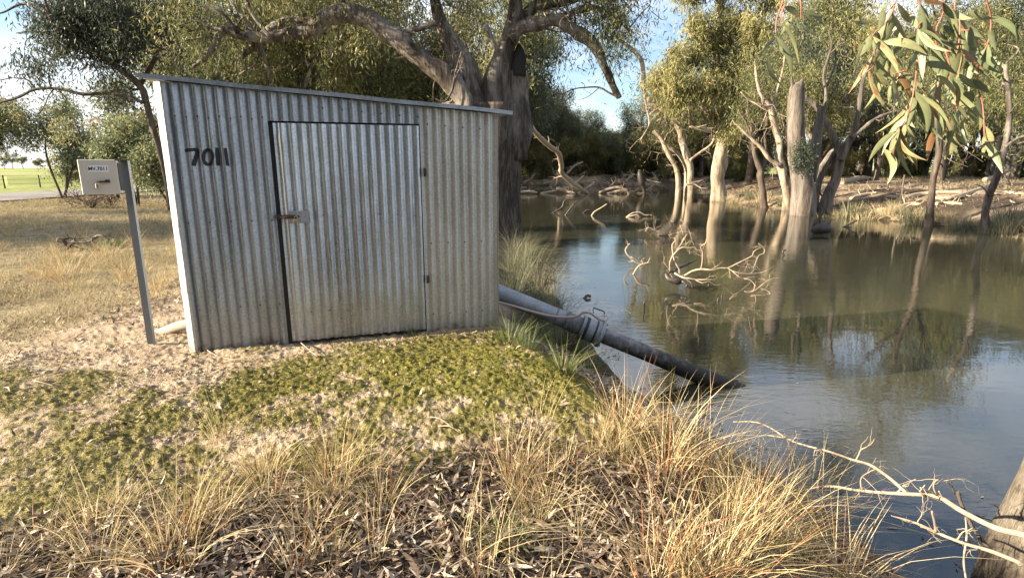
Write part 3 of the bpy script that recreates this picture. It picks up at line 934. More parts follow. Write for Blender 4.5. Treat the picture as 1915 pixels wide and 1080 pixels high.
me = bpy.data.meshes.new_from_object(tmp.evaluated_get(bpy.context.evaluated_depsgraph_get()))
bpy.data.objects.remove(tmp)
nv = len(me.vertices); cov = np.zeros(nv * 3, np.float32); me.vertices.foreach_get('co', cov); cov = cov.reshape(-1, 3)
xs_ = cov[:, 0]; cov[:, 0] *= 0.116 / (xs_.max() - xs_.min())
Wc = bp(0.004, 0.062, 0.0027) + np.outer(cov[:, 0], BX) + np.outer(cov[:, 1], UP) + np.outer(cov[:, 2], BN) - PO
me.vertices.foreach_set('co', Wc.astype(np.float32).ravel()); me.materials.clear(); me.materials.append(M['label_ink']); me.update()
o = bpy.data.objects.new('lettering', me); COL.objects.link(o); o.parent = bdoor
mb = MB()
bbox(mb, bp(0.012, -0.033, 0.008), (0.05, 0.018, 0.012), bax, 0.003)
bbox(mb, bp(0.052, -0.030, 0.006), (0.03, 0.012, 0.022), bax, 0.003)
ploc(mb).build('latch', M['rust'], bdoor)
mb = MB()
a = np.linspace(0, 2 * np.pi, 14)
tube(mb, [bp(-0.012 + 0.010 * math.cos(x), -0.042 + 0.012 * math.sin(x), 0.018) for x in a], 0.003, 6)
bbox(mb, bp(-0.013, -0.066, 0.02), (0.026, 0.014, 0.036), bax, 0.004)
ploc(mb).build('padlock', M['brass'], bdoor)
mb = MB()
tube(mb, [bc - UP * (bh / 2 - .01) + BX * .09 - BN * .02, bc - UP * (bh / 2 + .035) + BX * .09 - BN * .02], 0.012, 10)
ploc(mb).build('cable_gland', M['rubber'], mp_)

# ================================================================== PIPES
mb = MB()
q0 = gpos(300, 622)
e1 = P(352, 606, 4.62)
st = P(308, 620, 4.75)
tube(mb, spline([st + (-.25, .06, -.10), st, e1, e1 + (0.35, -.03, .01)], 6), 0.046, 16)
tag(mb.build('buried_pipe', M['concrete']), 'short grey pipe running out of the dirt into the left side of the shed', 'pipe')

p0 = P(925, 544, 5.62); p1 = P(1092, 611, 5.48); p2 = P(1115, 621, 5.46); p3 = PZ(1352, 718, WATER)
dirp = unit(p3 - p0)
sp = thing('suction_pipe', 'thick grey steel suction pipe sloping from the shed down into the river', 'pipe', tuple(p0))
def sploc(mb): mb.v = [v - p0 for v in mb.v]; return mb
L = np.linalg.norm(p3 - p0)
def al(t): return p0 + dirp * t
tc_ = np.dot(P(1108, 617, 5.47) - p0, dirp)
mb = MB()
tube(mb, [al(-0.55), al(-.2), al(0.3), al(tc_ - 0.30)], 0.088, 28)
sploc(mb).build('upper_pipe', M['pipe'], sp)
mb = MB()
tube(mb, [al(tc_ - 0.42), al(tc_ - 0.40), al(tc_ - 0.395)], [0.088, 0.092, 0.092], 24)
tube(mb, [al(tc_ - .30), al(tc_ - .12)], 0.095, 28)
for k in range(3): tube(mb, [al(tc_ - .285 + k * .05), al(tc_ - .265 + k * .05)], 0.103, 28)
sploc(mb).build('sleeve', M['pipe_wet'], sp)
mb = MB()
prof = [(-.125, .098), (-.124, .126), (-.098, .128), (-.095, .119), (-.03, .119), (-.02, .122), (.06, .122), (.07, .128), (.078, .140), (.112, .140), (.115, .128), (.118, .09)]
tube(mb, [al(tc_ + a_) for a_, _ in prof], [r_ for _, r_ in prof], 32, smooth=False)
cpl = sploc(mb).build('coupling', M['pipe'], sp)
mb = MB()
for a_, b_, r_ in ((-.09, -.06, .1225), (.015, .035, .1245)): tube(mb, [al(tc_ + a_), al(tc_ + b_)], r_, 32, smooth=False)
sploc(mb).build('clamp_band', M['rubber'], cpl)
nrm1 = unit(np.cross(dirp, UP)); nrm2 = np.cross(nrm1, dirp)
for k in range(6):
    th = k * math.pi / 3 + .3
    c_ = al(tc_ + .072) + (nrm1 * math.cos(th) + nrm2 * math.sin(th)) * 0.131
    mb = MB(); tube(mb, [c_ - dirp * .0, c_ + dirp * .052], 0.009, 6)
    sploc(mb).build('bolt', M['rust'], cpl)
mb = MB()
tube(mb, spline([al(tc_ + .10), al(tc_ + .7), al(tc_ + 1.1) - UP * .01, al(L), al(L + 0.6)], 10), 0.083, 28, gnarl=0.03, seed=4)
sploc(mb).build('lower_pipe', M['pipe_wet'], sp)
# ragged wire handle standing up beside the coupling
mb = MB()
h0 = P(1108, 592, 5.62)
tube(mb, [P(1111, 590, 5.55), P(1109, 578, 5.56), P(1110, 575, 5.56), P(1127, 581, 5.56), P(1130, 583, 5.56), P(1130, 592, 5.55)], [.004, .005, .007, .008, .007, .004], 6)
sploc(mb).build('handle', M['rubber'], cpl)
# conduit strapped along the pipe
mb = MB()
pts = [P(925, 563, 5.50), P(960, 572, 5.47), P(1005, 585, 5.42), P(1040, 592, 5.38), P(1075, 592, 5.34), P(1092, 584, 5.33), P(1104, 585, 5.32), P(1120, 596, 5.31), P(1132, 600, 5.30)]
tube(mb, spline(pts, 6), 0.0135, 10)
cd = tag(mb.build('conduit', M['conduit']), 'pinkish grey conduit running along the suction pipe and looping over the coupling', 'conduit')
mb = MB()
tube(mb, spline([P(1115, 592, 5.31), P(1133, 589, 5.30), P(1137, 596, 5.30), P(1130, 600, 5.30)], 6), 0.006, 6)
cl = mb.build('cord_loop', M['rope'], cd)
# ================================================================== TREES
def rad(px, Y): return px / 2.0 / F * Y

def limb(mb, pts, rads, n=6, sides=10, gnarl=0.25, seed=0, wob=0.0):
    """a limb through (x, y, z) points with radii; returns its sample points"""
    q = np.column_stack([np.asarray(pts, float), np.asarray(rads, float)])
    s = spline(q, n)
    p = s[:, :3].copy(); r = np.maximum(s[:, 3], 0.003)
    if wob:
        k = np.arange(len(p)) * 0.37
        w = np.stack([fbm(k, np.full(len(p), seed + 0.5 + 7 * a), 200 + seed + a, 3) - .5 for a in range(3)], 1)
        w -= w[0]
        p = p + w * wob * 2
    tube(mb, p, r, sides, rnd=0.5, gnarl=gnarl, seed=seed)
    return np.column_stack([p, r])

def grow_twigs(mb, start, d, length, r, depth, rng, out=None, droop=0.0, sides=4):
    n = 5
    p = [np.asarray(start, float)]; d = unit(d)
    for i in range(n):
        d = unit(d + rng.normal(size=3) * 0.28 - np.array((0, 0, droop)))
        p.append(p[-1] + d * length / n)
    rr = np.linspace(r, r * 0.35, n + 1)
    tube(mb, spline(np.array(p), 3), np.interp(np.linspace(0, n, 3 * n + 1), np.arange(n + 1), rr), sides, rnd=rng.random(), cap=False)
    if out is not None: out.append(p[-1])
    if depth > 0:
        for i in range(2, n + 1):
            if rng.random() < 0.75:
                dd = unit(p[i] - p[i - 1]); sd = unit(np.cross(dd, rng.normal(size=3)))
                grow_twigs(mb, p[i], dd * 0.6 + sd * 0.8, length * rng.uniform(.35, .65), rr[i] * 0.6, depth - 1, rng, out, droop, sides)

def crown(mb, centers, tones, n, sig, zs, leaf, wid, rng, droop=1.0):
    """sprays of hanging leaves: n leaves round every centre"""
    k = len(centers)
    nn = rng.integers(int(n * .5), int(n * 1.5) + 1, k)
    idx = np.repeat(np.arange(k), nn); m = len(idx)
    sg = sig * rng.uniform(0.6, 1.3, k)[idx][:, None]
    base = centers[idx] + rng.normal(size=(m, 3)) * sg * (1, 1, zs)
    base[:, 2] -= np.abs(rng.normal(size=m)) * sg[:, 0] * 0.6 * droop
    lean = (rng.normal(size=(k, 3)) * 0.35)[idx]
    d = np.array((0, 0, -droop)) + lean + rng.normal(size=(m, 3)) * 0.55
    L = leaf * rng.uniform(.65, 1.3, m)
    rnd = np.clip(tones[idx] + rng.normal(size=m) * 0.17, 0, 1)
    leaf_quads(mb, base, d, L, L * wid, rnd, rng)

def blob_clusters(blobs, rng, skip=0.25):
    """cluster centres in ellipsoids (centre, radii, count), denser outwards, with gaps"""
    out = []; own = []
    for bi, (c, r, k) in enumerate(blobs):
        u = unit(rng.normal(size=(k * 2, 3))) * (rng.random((k * 2, 1)) ** 0.45)
        p = np.asarray(c) + u * np.asarray(r)
        g = fbm(p[:, 0] * 0.75 + p[:, 2] * .31, p[:, 1] * 0.75 + p[:, 2] * 0.66, 300 + bi, 2)
        p = p[g > 0.28 + skip][:k]
        out.append(p); own.append(np.full(len(p), bi))
    return np.vstack(out), np.concatenate(own)

def tree(name, label, cat, limbs, blobs, bark, leafm, leaf=0.17, wid=0.2, per=60, sig=0.33, zs=1.3, seed=0, group=None, droop=1.0, deadtwigs=0, gn=0.25, tone=0.5,
         origin=None, twig_r=0.012, twigs=True, skip=0.2):
    rng = np.random.default_rng(1000 + seed)
    tb = MB(); samp = []
    for i, l in enumerate(limbs):
        pts = [q[:3] for q in l]; rr = [q[3] for q in l]
        samp.append(limb(tb, pts, rr, 6, 14 if rr[0] > .25 else 8, gn if rr[0] > .06 else 0.1, seed * 7 + i))
    base = np.array(limbs[0][0][:3]) if origin is None else np.asarray(origin)
    S = np.vstack(samp)
    root = thing(name, label, cat, tuple(base), group)
    cb = None
    if blobs:
        bs = []
        for bi, (c, r, k) in enumerate(blobs):       # a bough to the middle of every leafy mass
            c = np.asarray(c, float)
            cand = S[S[:, 3] > min(0.02, S[:, 3].max() * .4)]
            dd = np.linalg.norm(cand[:, :3] - c, axis=1) + 1.2 * np.maximum(0, cand[:, 2] - c[2])
            s = cand[np.argmin(dd)]
            mid = (s[:3] + c) / 2 + rng.normal(size=3) * 0.12 * np.linalg.norm(c - s[:3]) + np.array((0, 0, .06 * np.linalg.norm(c - s[:3])))
            r0 = min(s[3] * .6, 0.03 + 0.022 * np.linalg.norm(np.asarray(r)))
            bs.append(limb(tb, [s[:3], mid, c], [r0, r0 * .75, r0 * .4], 6, 6, 0.15, seed + bi))
            for e in range(3):
                u = unit(rng.normal(size=3)) * np.asarray(r) * .7
                bs.append(limb(tb, [c, c + u * .5 + rng.normal(size=3) * .12, c + u], [r0 * .45, r0 * .3, r0 * .15], 4, 5, 0.1, seed + bi + e))
        S2 = np.vstack(bs)
        C, own = blob_clusters(blobs, rng, skip)
        if twigs:
            for c in C:
                s = S2[np.argmin(np.linalg.norm(S2[:, :3] - c, axis=1))]
                mid = (s[:3] + c) / 2 + rng.normal(size=3) * 0.1
                tube(tb, np.array([s[:3], mid, c]), [twig_r, twig_r * .7, twig_r * .35], 3, rnd=.5, cap=False)
        cb = MB()
        tones = np.clip(tone + rng.normal(size=len(C)) * 0.20 + (rng.normal(size=len(blobs)) * .10)[own], 0.02, .98)
        crown(cb, C, tones, per, sig, zs, leaf, wid, rng, droop)
    for i in range(deadtwigs):
        s = S[rng.integers(len(S) // 4, len(S))]
        grow_twigs(tb, s[:3], rng.normal(size=3) + (0, 0, .15), rng.uniform(.7, 1.8), min(.03, s[3] * .5), 2, rng)
    def shift(mb): mb.v = [v - base for v in mb.v]
    shift(tb); tb.build('trunk', bark, root)
    if cb is not None:
        shift(cb); cb.build('crown', leafm, root)
    return root

def L_(lst, Y=None):
    """[(u, v, width_px, Y)] bearings measured on the tree -> limb points with radii in metres"""
    out = []
    for q in lst:
        y = q[3] if len(q) > 3 else Y
        p = P(q[0], q[1], y)
        out.append((*p, rad(q[2], y)))
    return out
def Bl(u, v, Y, ru, rv, k, dep=None):
    return (P(u, v, Y), (rad(2 * ru, Y), rad(2 * (dep or ru), Y), rad(2 * rv, Y)), k)

# --- the old red gum behind the shed
Yb = 15.5
gum = [
    L_([(908, 470, 150), (915, 420, 118), (922, 330, 104), (921, 235, 112), (921, 196, 118)], Yb),
    L_([(893, 240, 60), (882, 200, 44), (871, 150, 36), (862, 115, 33), (833, 62, 29), (817, 15, 22), (806, -40, 18), (780, -110, 12)], Yb - .2),
    L_([(925, 245, 70), (921, 190, 48), (932, 140, 42), (946, 92, 33), (958, 50, 28), (963, 15, 27), (962, -30, 20), (950, -90, 14)], Yb),
    L_([(962, 300, 62), (962, 240, 52), (963, 190, 44), (966, 150, 42), (968, 134, 34), (969, 129, 10)], Yb + .2),
    L_([(880, 215, 40), (862, 175, 38), (838, 145, 36), (805, 122, 34), (776, 100, 33), (752, 78, 33), (722, 57, 33), (690, 35, 31), (650, 26, 30), (615, 30, 28), (597, 45, 26), (580, 58, 22), (550, 62, 21), (515, 69, 20), (478, 70, 19), (440, 62, 16), (418, 56, 14), (398, 90, 10), (378, 112, 8), (362, 124, 5)], 15.0),
    L_([(600, 42, 18), (570, 38, 18), (545, 42, 17), (520, 47, 16), (495, 62, 13), (470, 90, 10), (452, 108, 6)], 15.4),
    L_([(738, 72, 12), (755, 68, 14), (775, 56, 12), (795, 50, 12), (806, 46, 10), (815, 42, 8)], 14.9),
    L_([(955, 75, 26), (972, 55, 24), (1000, 46, 25), (1035, 37, 23), (1065, 52, 21), (1098, 72, 18), (1120, 97, 17), (1133, 130, 15), (1144, 155, 12), (1157, 180, 11), (1159, 184, 3)], 15.3),
    L_([(958, 45, 22), (985, 28, 20), (1005, 12, 19), (1040, 6, 17), (1080, -6, 14), (1120, -30, 10)], 15.7),
    L_([(1030, 38, 14), (1060, 30, 13), (1078, 20, 12), (1110, 15, 9), (1150, 30, 7), (1180, 60, 4)], 15.2),
    L_([(962, 5, 12), (985, -20, 14), (1010, -45, 10)], 15.5),
    L_([(930, 95, 8), (918, 70, 9), (908, 52, 12), (905, 46, 4)], 15.1),
    L_([(900, 170, 14), (890, 130, 12), (880, 112, 10), (868, 105, 6)], 16.1),
    L_([(884, 210, 18), (852, 200, 14), (835, 196, 10), (815, 208, 7)], 15.2),
    L_([(480, 70, 9), (462, 40, 8), (440, 15, 7), (425, -15, 5)], 15.0),
    L_([(445, 62, 8), (420, 30, 6), (385, 12, 5), (350, 8, 3)], 14.8),
    L_([(418, 56, 8), (395, 52, 6), (370, 40, 5), (340, 45, 3)], 14.9),
    L_([(505, 70, 6), (475, 30, 8), (455, -10, 8), (440, -50, 6)], 14.7),
    L_([(648, 28, 8), (640, -5, 7), (620, -50, 5)], 15.0),
    L_([(850, 145, 5), (845, 170, 4), (832, 190, 3), (815, 185, 2)], 14.7),
]
gb = [Bl(430, -30, 15.0, 90, 35, 40), Bl(520, -50, 15, 110, 40, 45), Bl(650, -70, 15, 110, 45, 55), Bl(760, -80, 15, 90, 60, 50), Bl(860, -110, 15, 110, 60, 50),
      Bl(1000, -90, 15.5, 120, 60, 55), Bl(1120, -40, 15.2, 70, 45, 45), Bl(1170, 30, 15.2, 50, 42, 40), Bl(1215, 10, 15.2, 40, 60, 24), Bl(1075, 25, 15.8, 40, 30, 14), Bl(720, 10, 16.5, 60, 30, 22), Bl(840, 10, 17, 60, 36, 26),
      Bl(365, 60, 15, 40, 40, 16), Bl(330, 20, 15, 60, 40, 24), Bl(575, 0, 16, 80, 24, 22)]
big = tree('river_red_gum', 'massive old gum with a forked grey trunk and crooked limbs rising behind the shed', 'tree', gum, gb, M['bark_old'], M['leaf_olive'],
           leaf=0.15, wid=0.17, per=75, sig=0.30, zs=1.5, seed=1, deadtwigs=34, gn=0.42, tone=.42)
mb = MB()
ch = L_([(968, 142, 30), (970, 125, 27), (972, 108, 22), (971, 92, 13), (970, 82, 4)], Yb + .05)
limb(mb, [q[:3] for q in ch], [q[3] for q in ch], 5, 9, 0.3, 77)
mb.v = [v - np.array(gum[0][0][:3]) for v in mb.v]
c_ = mb.build('burnt_stub', M['charcoal'], big); c_['label'] = 'charred black broken stem end'

# --- dark tree at upper left
lt = [L_([(322, 392, 13), (311, 330, 11), (297, 275, 11), (284, 233, 11), (273, 190, 11), (262, 160, 12), (218, 124, 11), (171, 85, 9), (148, 58, 7), (110, 20, 5)], 17),
      L_([(270, 192, 6), (233, 180, 5), (195, 174, 6), (155, 176, 6), (110, 166, 5), (66, 167, 5), (35, 182, 4), (0, 192, 4), (-40, 205, 3)], 16.6),
      L_([(66, 167, 3), (52, 150, 3), (25, 146, 2), (0, 150, 2)], 16.6),
      L_([(262, 160, 8), (290, 110, 7), (310, 60, 6), (320, 0, 5)], 17.2), L_([(218, 124, 7), (225, 70, 6), (215, 20, 5), (200, -40, 4)], 17.1),
      L_([(171, 85, 5), (120, 70, 4), (70, 60, 3), (30, 62, 2)], 16.8), L_([(290, 240, 5), (330, 190, 5), (360, 150, 4)], 17.5),
      L_([(98, 40, 5), (80, 15, 5), (40, 8, 4), (0, 25, 3), (-40, 20, 2)], 16), L_([(95, 35, 4), (80, -10, 4), (60, -60, 4)], 16), L_([(148, 58, 5), (98, 38, 5)], 16.5)]
lb = [Bl(150, 60, 17, 62, 36, 75), Bl(215, 35, 17, 70, 40, 80), Bl(130, 15, 17, 60, 36, 55), Bl(270, 75, 17.2, 60, 40, 60), Bl(230, 110, 17, 55, 26, 40), Bl(330, 45, 17.5, 55, 50, 45),
      Bl(60, 85, 16.8, 45, 26, 22), Bl(95, 118, 16.8, 55, 18, 20), Bl(20, 100, 16.8, 22, 14, 7), Bl(180, -30, 17, 110, 40, 50), Bl(310, -20, 17, 80, 40, 40), Bl(350, 120, 18, 50, 36, 30), Bl(240, 165, 16.9, 40, 14, 12)]
tree('dark_gum', 'dark leafy gum leaning out over the paddock at the upper left above the meter box', 'tree', lt, lb, M['bark_dark'], M['leaf_dark'],
     leaf=0.16, wid=0.2, per=58, sig=0.27, zs=1.1, seed=2, deadtwigs=10, tone=.45)

# --- saplings on the left by the road
for i, (u, v, Y, hp, wp, lab) in enumerate([(205, 368, 26, 205, 82, 'tallest bushy gum sapling beside the road behind the meter box'),
                                            (118, 362, 30, 168, 68, 'leafy gum sapling standing at the left end of the roadside clump'),
                                            (258, 372, 25, 165, 55, 'gum sapling right of the meter box post in the roadside clump'),
                                            (315, 372, 24, 120, 50, 'small gum sapling showing beside the shed corner'),
                                            (160, 366, 33, 175, 55, 'gum sapling half hidden at the back of the roadside clump')]):
    b0 = P(u, v, Y); b0[2] = gz(b0[0], b0[1])
    hm = hp / F * Y; wm = wp / F * Y; rng = np.random.default_rng(60 + i)
    ls = []
    for k in range(3):
        a = rng.uniform(0, 6.28)
        tp = b0 + np.array((math.cos(a) * wm * .5, math.sin(a) * wm * .5, hm * rng.uniform(.75, .95)))
        ls.append([(*(b0 + rng.normal(size=3) * (.05, .05, 0)), .06), (*((b0 + tp) / 2 + rng.normal(size=3) * .18), .045), (*tp, .015)])
    bl = []
    for k in range(9):
        a = rng.uniform(0, 6.28); hz_ = rng.uniform(.28, .95)
        rr = wm * (0.75 if hz_ < .7 else .5)
        bl.append((b0 + np.array((math.cos(a) * rr * .8, math.sin(a) * rr * .8, hm * hz_)), (wm * .5, wm * .5, hm * .16), 20))
    tree('gum_sapling', lab, 'sapling', ls, bl, M['bark_dark'], M['leaf_sap'], leaf=0.17, wid=0.36, per=46, sig=.24, zs=1.1, seed=20 + i, group='gum saplings beside the road', tone=.48, droop=.5, skip=.1)

# --- trees of the right bank
def gnd(l):
    """run the first point of a stem down into the ground"""
    q = list(l[0]); z = min(gz(q[0], q[1]), q[2]); l[0] = (q[0], q[1], z - 0.15, q[3]); return l
tree('drooping_gum', 'golden drooping gum with a pale cream trunk standing at the far waterline', 'tree',
     [gnd(L_([(1345, 378, 33), (1344, 360, 28), (1342, 330, 26), (1347, 295, 25), (1352, 250, 23), (1348, 190, 22), (1338, 120, 18), (1345, 40, 14), (1350, -60, 10)], 36.5)),
      L_([(1352, 250, 14), (1310, 190, 12), (1270, 140, 9), (1250, 110, 6)], 36), L_([(1350, 200, 14), (1390, 140, 11), (1420, 80, 8), (1430, 20, 5)], 36.3), L_([(1345, 230, 10), (1330, 245, 8), (1290, 235, 6)], 34.5)],
     [Bl(u, v, 34.3 + .9 * math.sin(u * .7 + v), 33, 17, 24) for u, v in [(1260, 125), (1300, 98), (1345, 72), (1288, 152), (1236, 150), (1362, 128), (1398, 92), (1330, 162), (1272, 184), (1345, 216), (1310, 238), (1374, 232), (1398, 165), (1250, 92), (1310, 45), (1382, 34), (1424, 52), (1350, 0), (1298, -20), (1402, -30), (1350, -70), (1440, 0)]],
     M['bark_pale'], M['leaf_gold'], leaf=0.36, wid=0.16, per=70, sig=0.27, zs=1.5, seed=3, deadtwigs=16, tone=.55)
tree('white_limbed_gum', 'crooked white limbed gum trailing bare twigs over the far waterline', 'tree',
     [gnd(L_([(1292, 362, 13), (1292, 335, 12), (1290, 310, 12), (1277, 270, 11), (1268, 235, 11), (1250, 212, 10), (1228, 196, 9), (1207, 178, 8), (1203, 140, 8), (1200, 115, 8), (1188, 98, 7), (1160, 76, 5), (1140, 60, 3)], 44)),
      gnd(L_([(1270, 360, 12), (1268, 335, 9), (1262, 310, 8), (1248, 285, 8), (1238, 262, 7), (1222, 245, 5)], 44.5)), gnd(L_([(1282, 360, 9), (1283, 320, 7), (1270, 290, 7), (1240, 268, 6)], 45)),
      L_([(1270, 240, 8), (1255, 205, 7), (1235, 200, 6), (1215, 215, 4)], 44), L_([(1268, 235, 7), (1285, 200, 6), (1280, 160, 5), (1262, 120, 4)], 44),
      L_([(1290, 300, 5), (1310, 285, 5), (1330, 270, 4), (1338, 250, 3)], 43), L_([(1282, 345, 4), (1300, 345, 4), (1312, 352, 3)], 43.5),
      L_([(1205, 178, 4), (1210, 205, 4), (1214, 232, 3), (1198, 262, 2)], 43)],
     [Bl(1235, 165, 45, 46, 36, 26), Bl(1290, 185, 45.5, 46, 40, 34), Bl(1180, 60, 45, 40, 26, 14), Bl(1250, 250, 46, 50, 24, 24)], M['bark_pale'], M['leaf_olive'], leaf=0.26, wid=.16, per=60, sig=.5, seed=4, deadtwigs=60, tone=.6)
tree('slender_pale_gum', 'slender pale gum with a curved bare trunk just left of the big broken trunk', 'tree',
     [gnd(L_([(1473, 385, 18), (1472, 360, 15), (1464, 325, 14), (1457, 300, 13), (1458, 270, 12), (1450, 240, 11), (1444, 212, 11), (1438, 198, 8), (1420, 170, 6), (1412, 120, 4)], 28.6)),
      L_([(1460, 310, 8), (1440, 298, 8), (1425, 278, 7), (1408, 262, 6), (1385, 240, 4), (1370, 225, 2)], 28.4), L_([(1446, 215, 5), (1450, 180, 5), (1462, 140, 4), (1470, 90, 3)], 28.8), L_([(1438, 200, 4), (1405, 190, 3), (1385, 172, 2)], 28.5)],
     [Bl(1415, 110, 29, 30, 28, 12), Bl(1470, 80, 29.5, 30, 28, 14)], M['bark_pale'], M['leaf_olive'], leaf=.22, wid=.17, per=60, sig=.45, zs=1.5, seed=5, deadtwigs=14, tone=.5)
tree('forked_dark_gum', 'thin dark based gum with pale forked boughs between the cream trunk and the slender gum', 'tree',
     [gnd(L_([(1432, 378, 15), (1425, 350, 12), (1421, 328, 11), (1422, 318, 10), (1412, 290, 9), (1408, 262, 7), (1405, 230, 5)], 30.5)), L_([(1423, 318, 9), (1432, 295, 8), (1430, 260, 6), (1432, 225, 5), (1428, 180, 4)], 30.6), L_([(1408, 262, 5), (1395, 230, 4), (1380, 205, 3)], 30)],
     [Bl(1400, 190, 31, 40, 36, 26), Bl(1430, 150, 31.5, 44, 40, 30)], M['bark_dark'], M['leaf_olive'], leaf=.22, wid=.17, per=60, sig=.45, seed=6, deadtwigs=10, tone=.4)
big_broken = tree('broken_gum', 'thick grey gum trunk with a snapped top and a mistletoe clump standing in the shallows', 'tree',
     [gnd(L_([(1503, 404, 45), (1502, 385, 42), (1501, 350, 38), (1495, 310, 34), (1490, 270, 31), (1488, 220, 29), (1490, 180, 27), (1491, 160, 22), (1490, 154, 8)], 25.6)),
      L_([(1512, 340, 24), (1524, 280, 20), (1532, 230, 14), (1534, 200, 8)], 26.0), L_([(1494, 165, 9), (1500, 152, 7), (1502, 146, 2)], 25.6), L_([(1484, 165, 8), (1481, 150, 5), (1480, 143, 2)], 25.6)],
     [Bl(1500, 300, 25.0, 15, 13, 26), Bl(1503, 280, 25.0, 14, 13, 20)], M['bark_grey'], M['leaf_dark'], leaf=.15, wid=.2, per=55, sig=.16, zs=1.0, seed=7, tone=.25, gn=.22, droop=.5, skip=0)
tree('twin_stemmed_gum', 'two stemmed leaning gum with long bare pale boughs right of the big broken trunk', 'tree',
     [gnd(L_([(1541, 398, 26), (1548, 370, 20), (1563, 335, 17), (1571, 305, 16), (1572, 288, 16), (1562, 265, 13), (1552, 245, 12), (1540, 222, 10), (1530, 203, 9), (1518, 190, 8), (1504, 180, 6)], 26.3)),
      L_([(1571, 300, 14), (1583, 270, 13), (1597, 250, 12), (1602, 225, 9), (1608, 190, 8), (1614, 150, 7), (1626, 120, 5), (1640, 80, 4), (1650, 30, 3)], 26.2),
      L_([(1592, 258, 9), (1615, 240, 7), (1638, 222, 6), (1672, 208, 4)], 26), L_([(1538, 218, 7), (1545, 180, 6), (1541, 140, 5), (1555, 85, 4), (1550, 60, 3)], 26.3),
      gnd(L_([(1523, 362, 22), (1528, 335, 18), (1545, 305, 16), (1560, 285, 14), (1568, 290, 10)], 26.6)), L_([(1545, 165, 4), (1562, 120, 4), (1565, 90, 3), (1600, 70, 2)], 26.4)],
     [Bl(1560, 50, 27, 40, 30, 14), Bl(1645, 40, 27, 40, 30, 16), Bl(1690, 150, 27.5, 30, 24, 10)], M['bark_grey'], M['leaf_olive'], leaf=.24, wid=.16, per=65, sig=.40, zs=1.5, seed=8, deadtwigs=14, tone=.55)
tree('bank_gum', 'thin dark gum trunk at the right waterline rising behind the hanging near leaves', 'tree',
     [gnd(L_([(1739, 424, 18), (1740, 390, 13), (1744, 345, 12), (1751, 310, 11), (1757, 270, 11), (1752, 200, 9), (1760, 120, 7), (1750, 40, 5)], 20.6)), L_([(1757, 270, 7), (1790, 220, 6), (1820, 150, 4)], 20.8), L_([(1753, 220, 6), (1715, 180, 5), (1690, 130, 3)], 20.8)],
     [Bl(1750, 60, 21, 70, 50, 60), Bl(1820, 110, 21.5, 60, 50, 50), Bl(1690, 110, 21.5, 46, 40, 30), Bl(1740, -60, 21, 90, 60, 50), Bl(1690, -150, 21, 90, 60, 40), Bl(1800, 200, 22, 46, 30, 22)], M['bark_dark'], M['leaf_olive'], leaf=.19, wid=.17, per=65, sig=.4, zs=1.5, seed=9, deadtwigs=8, tone=.4)
tree('bank_gum', 'leaning slim gum with a pale upper trunk near the right edge of the far bank', 'tree',
     [gnd(L_([(1846, 417, 17), (1843, 395, 12), (1850, 365, 12), (1863, 335, 11), (1873, 300, 10), (1882, 260, 10), (1888, 200, 8), (1880, 120, 6)], 18.8)), L_([(1880, 275, 5), (1905, 258, 5), (1940, 252, 4)], 18.6), L_([(1850, 365, 4), (1838, 350, 3), (1825, 345, 2)], 18.7)],
     [Bl(1895, 150, 19.5, 46, 40, 30), Bl(1870, 80, 20, 50, 40, 30), Bl(1930, 230, 20, 44, 30, 20)], M['bark_gum'], M['leaf_olive'], leaf=.17, wid=.17, per=65, sig=.38, zs=1.5, seed=10, deadtwigs=8, tone=.42)
tree('rear_gum', 'straight dark gum trunk standing just behind the thin waterline trunk', 'tree',
     [gnd(L_([(1755, 368, 13), (1760, 320, 11), (1765, 270, 10), (1772, 200, 8), (1770, 120, 6)], 32))], [Bl(1770, 130, 33, 60, 50, 60), Bl(1720, 190, 33, 50, 40, 40), Bl(1820, 170, 33, 50, 40, 40), Bl(1770, 50, 33, 70, 46, 50)],
     M['bark_dark'], M['leaf_dark'], leaf=.26, wid=.17, per=60, sig=.5, zs=1.4, seed=11, tone=.5)

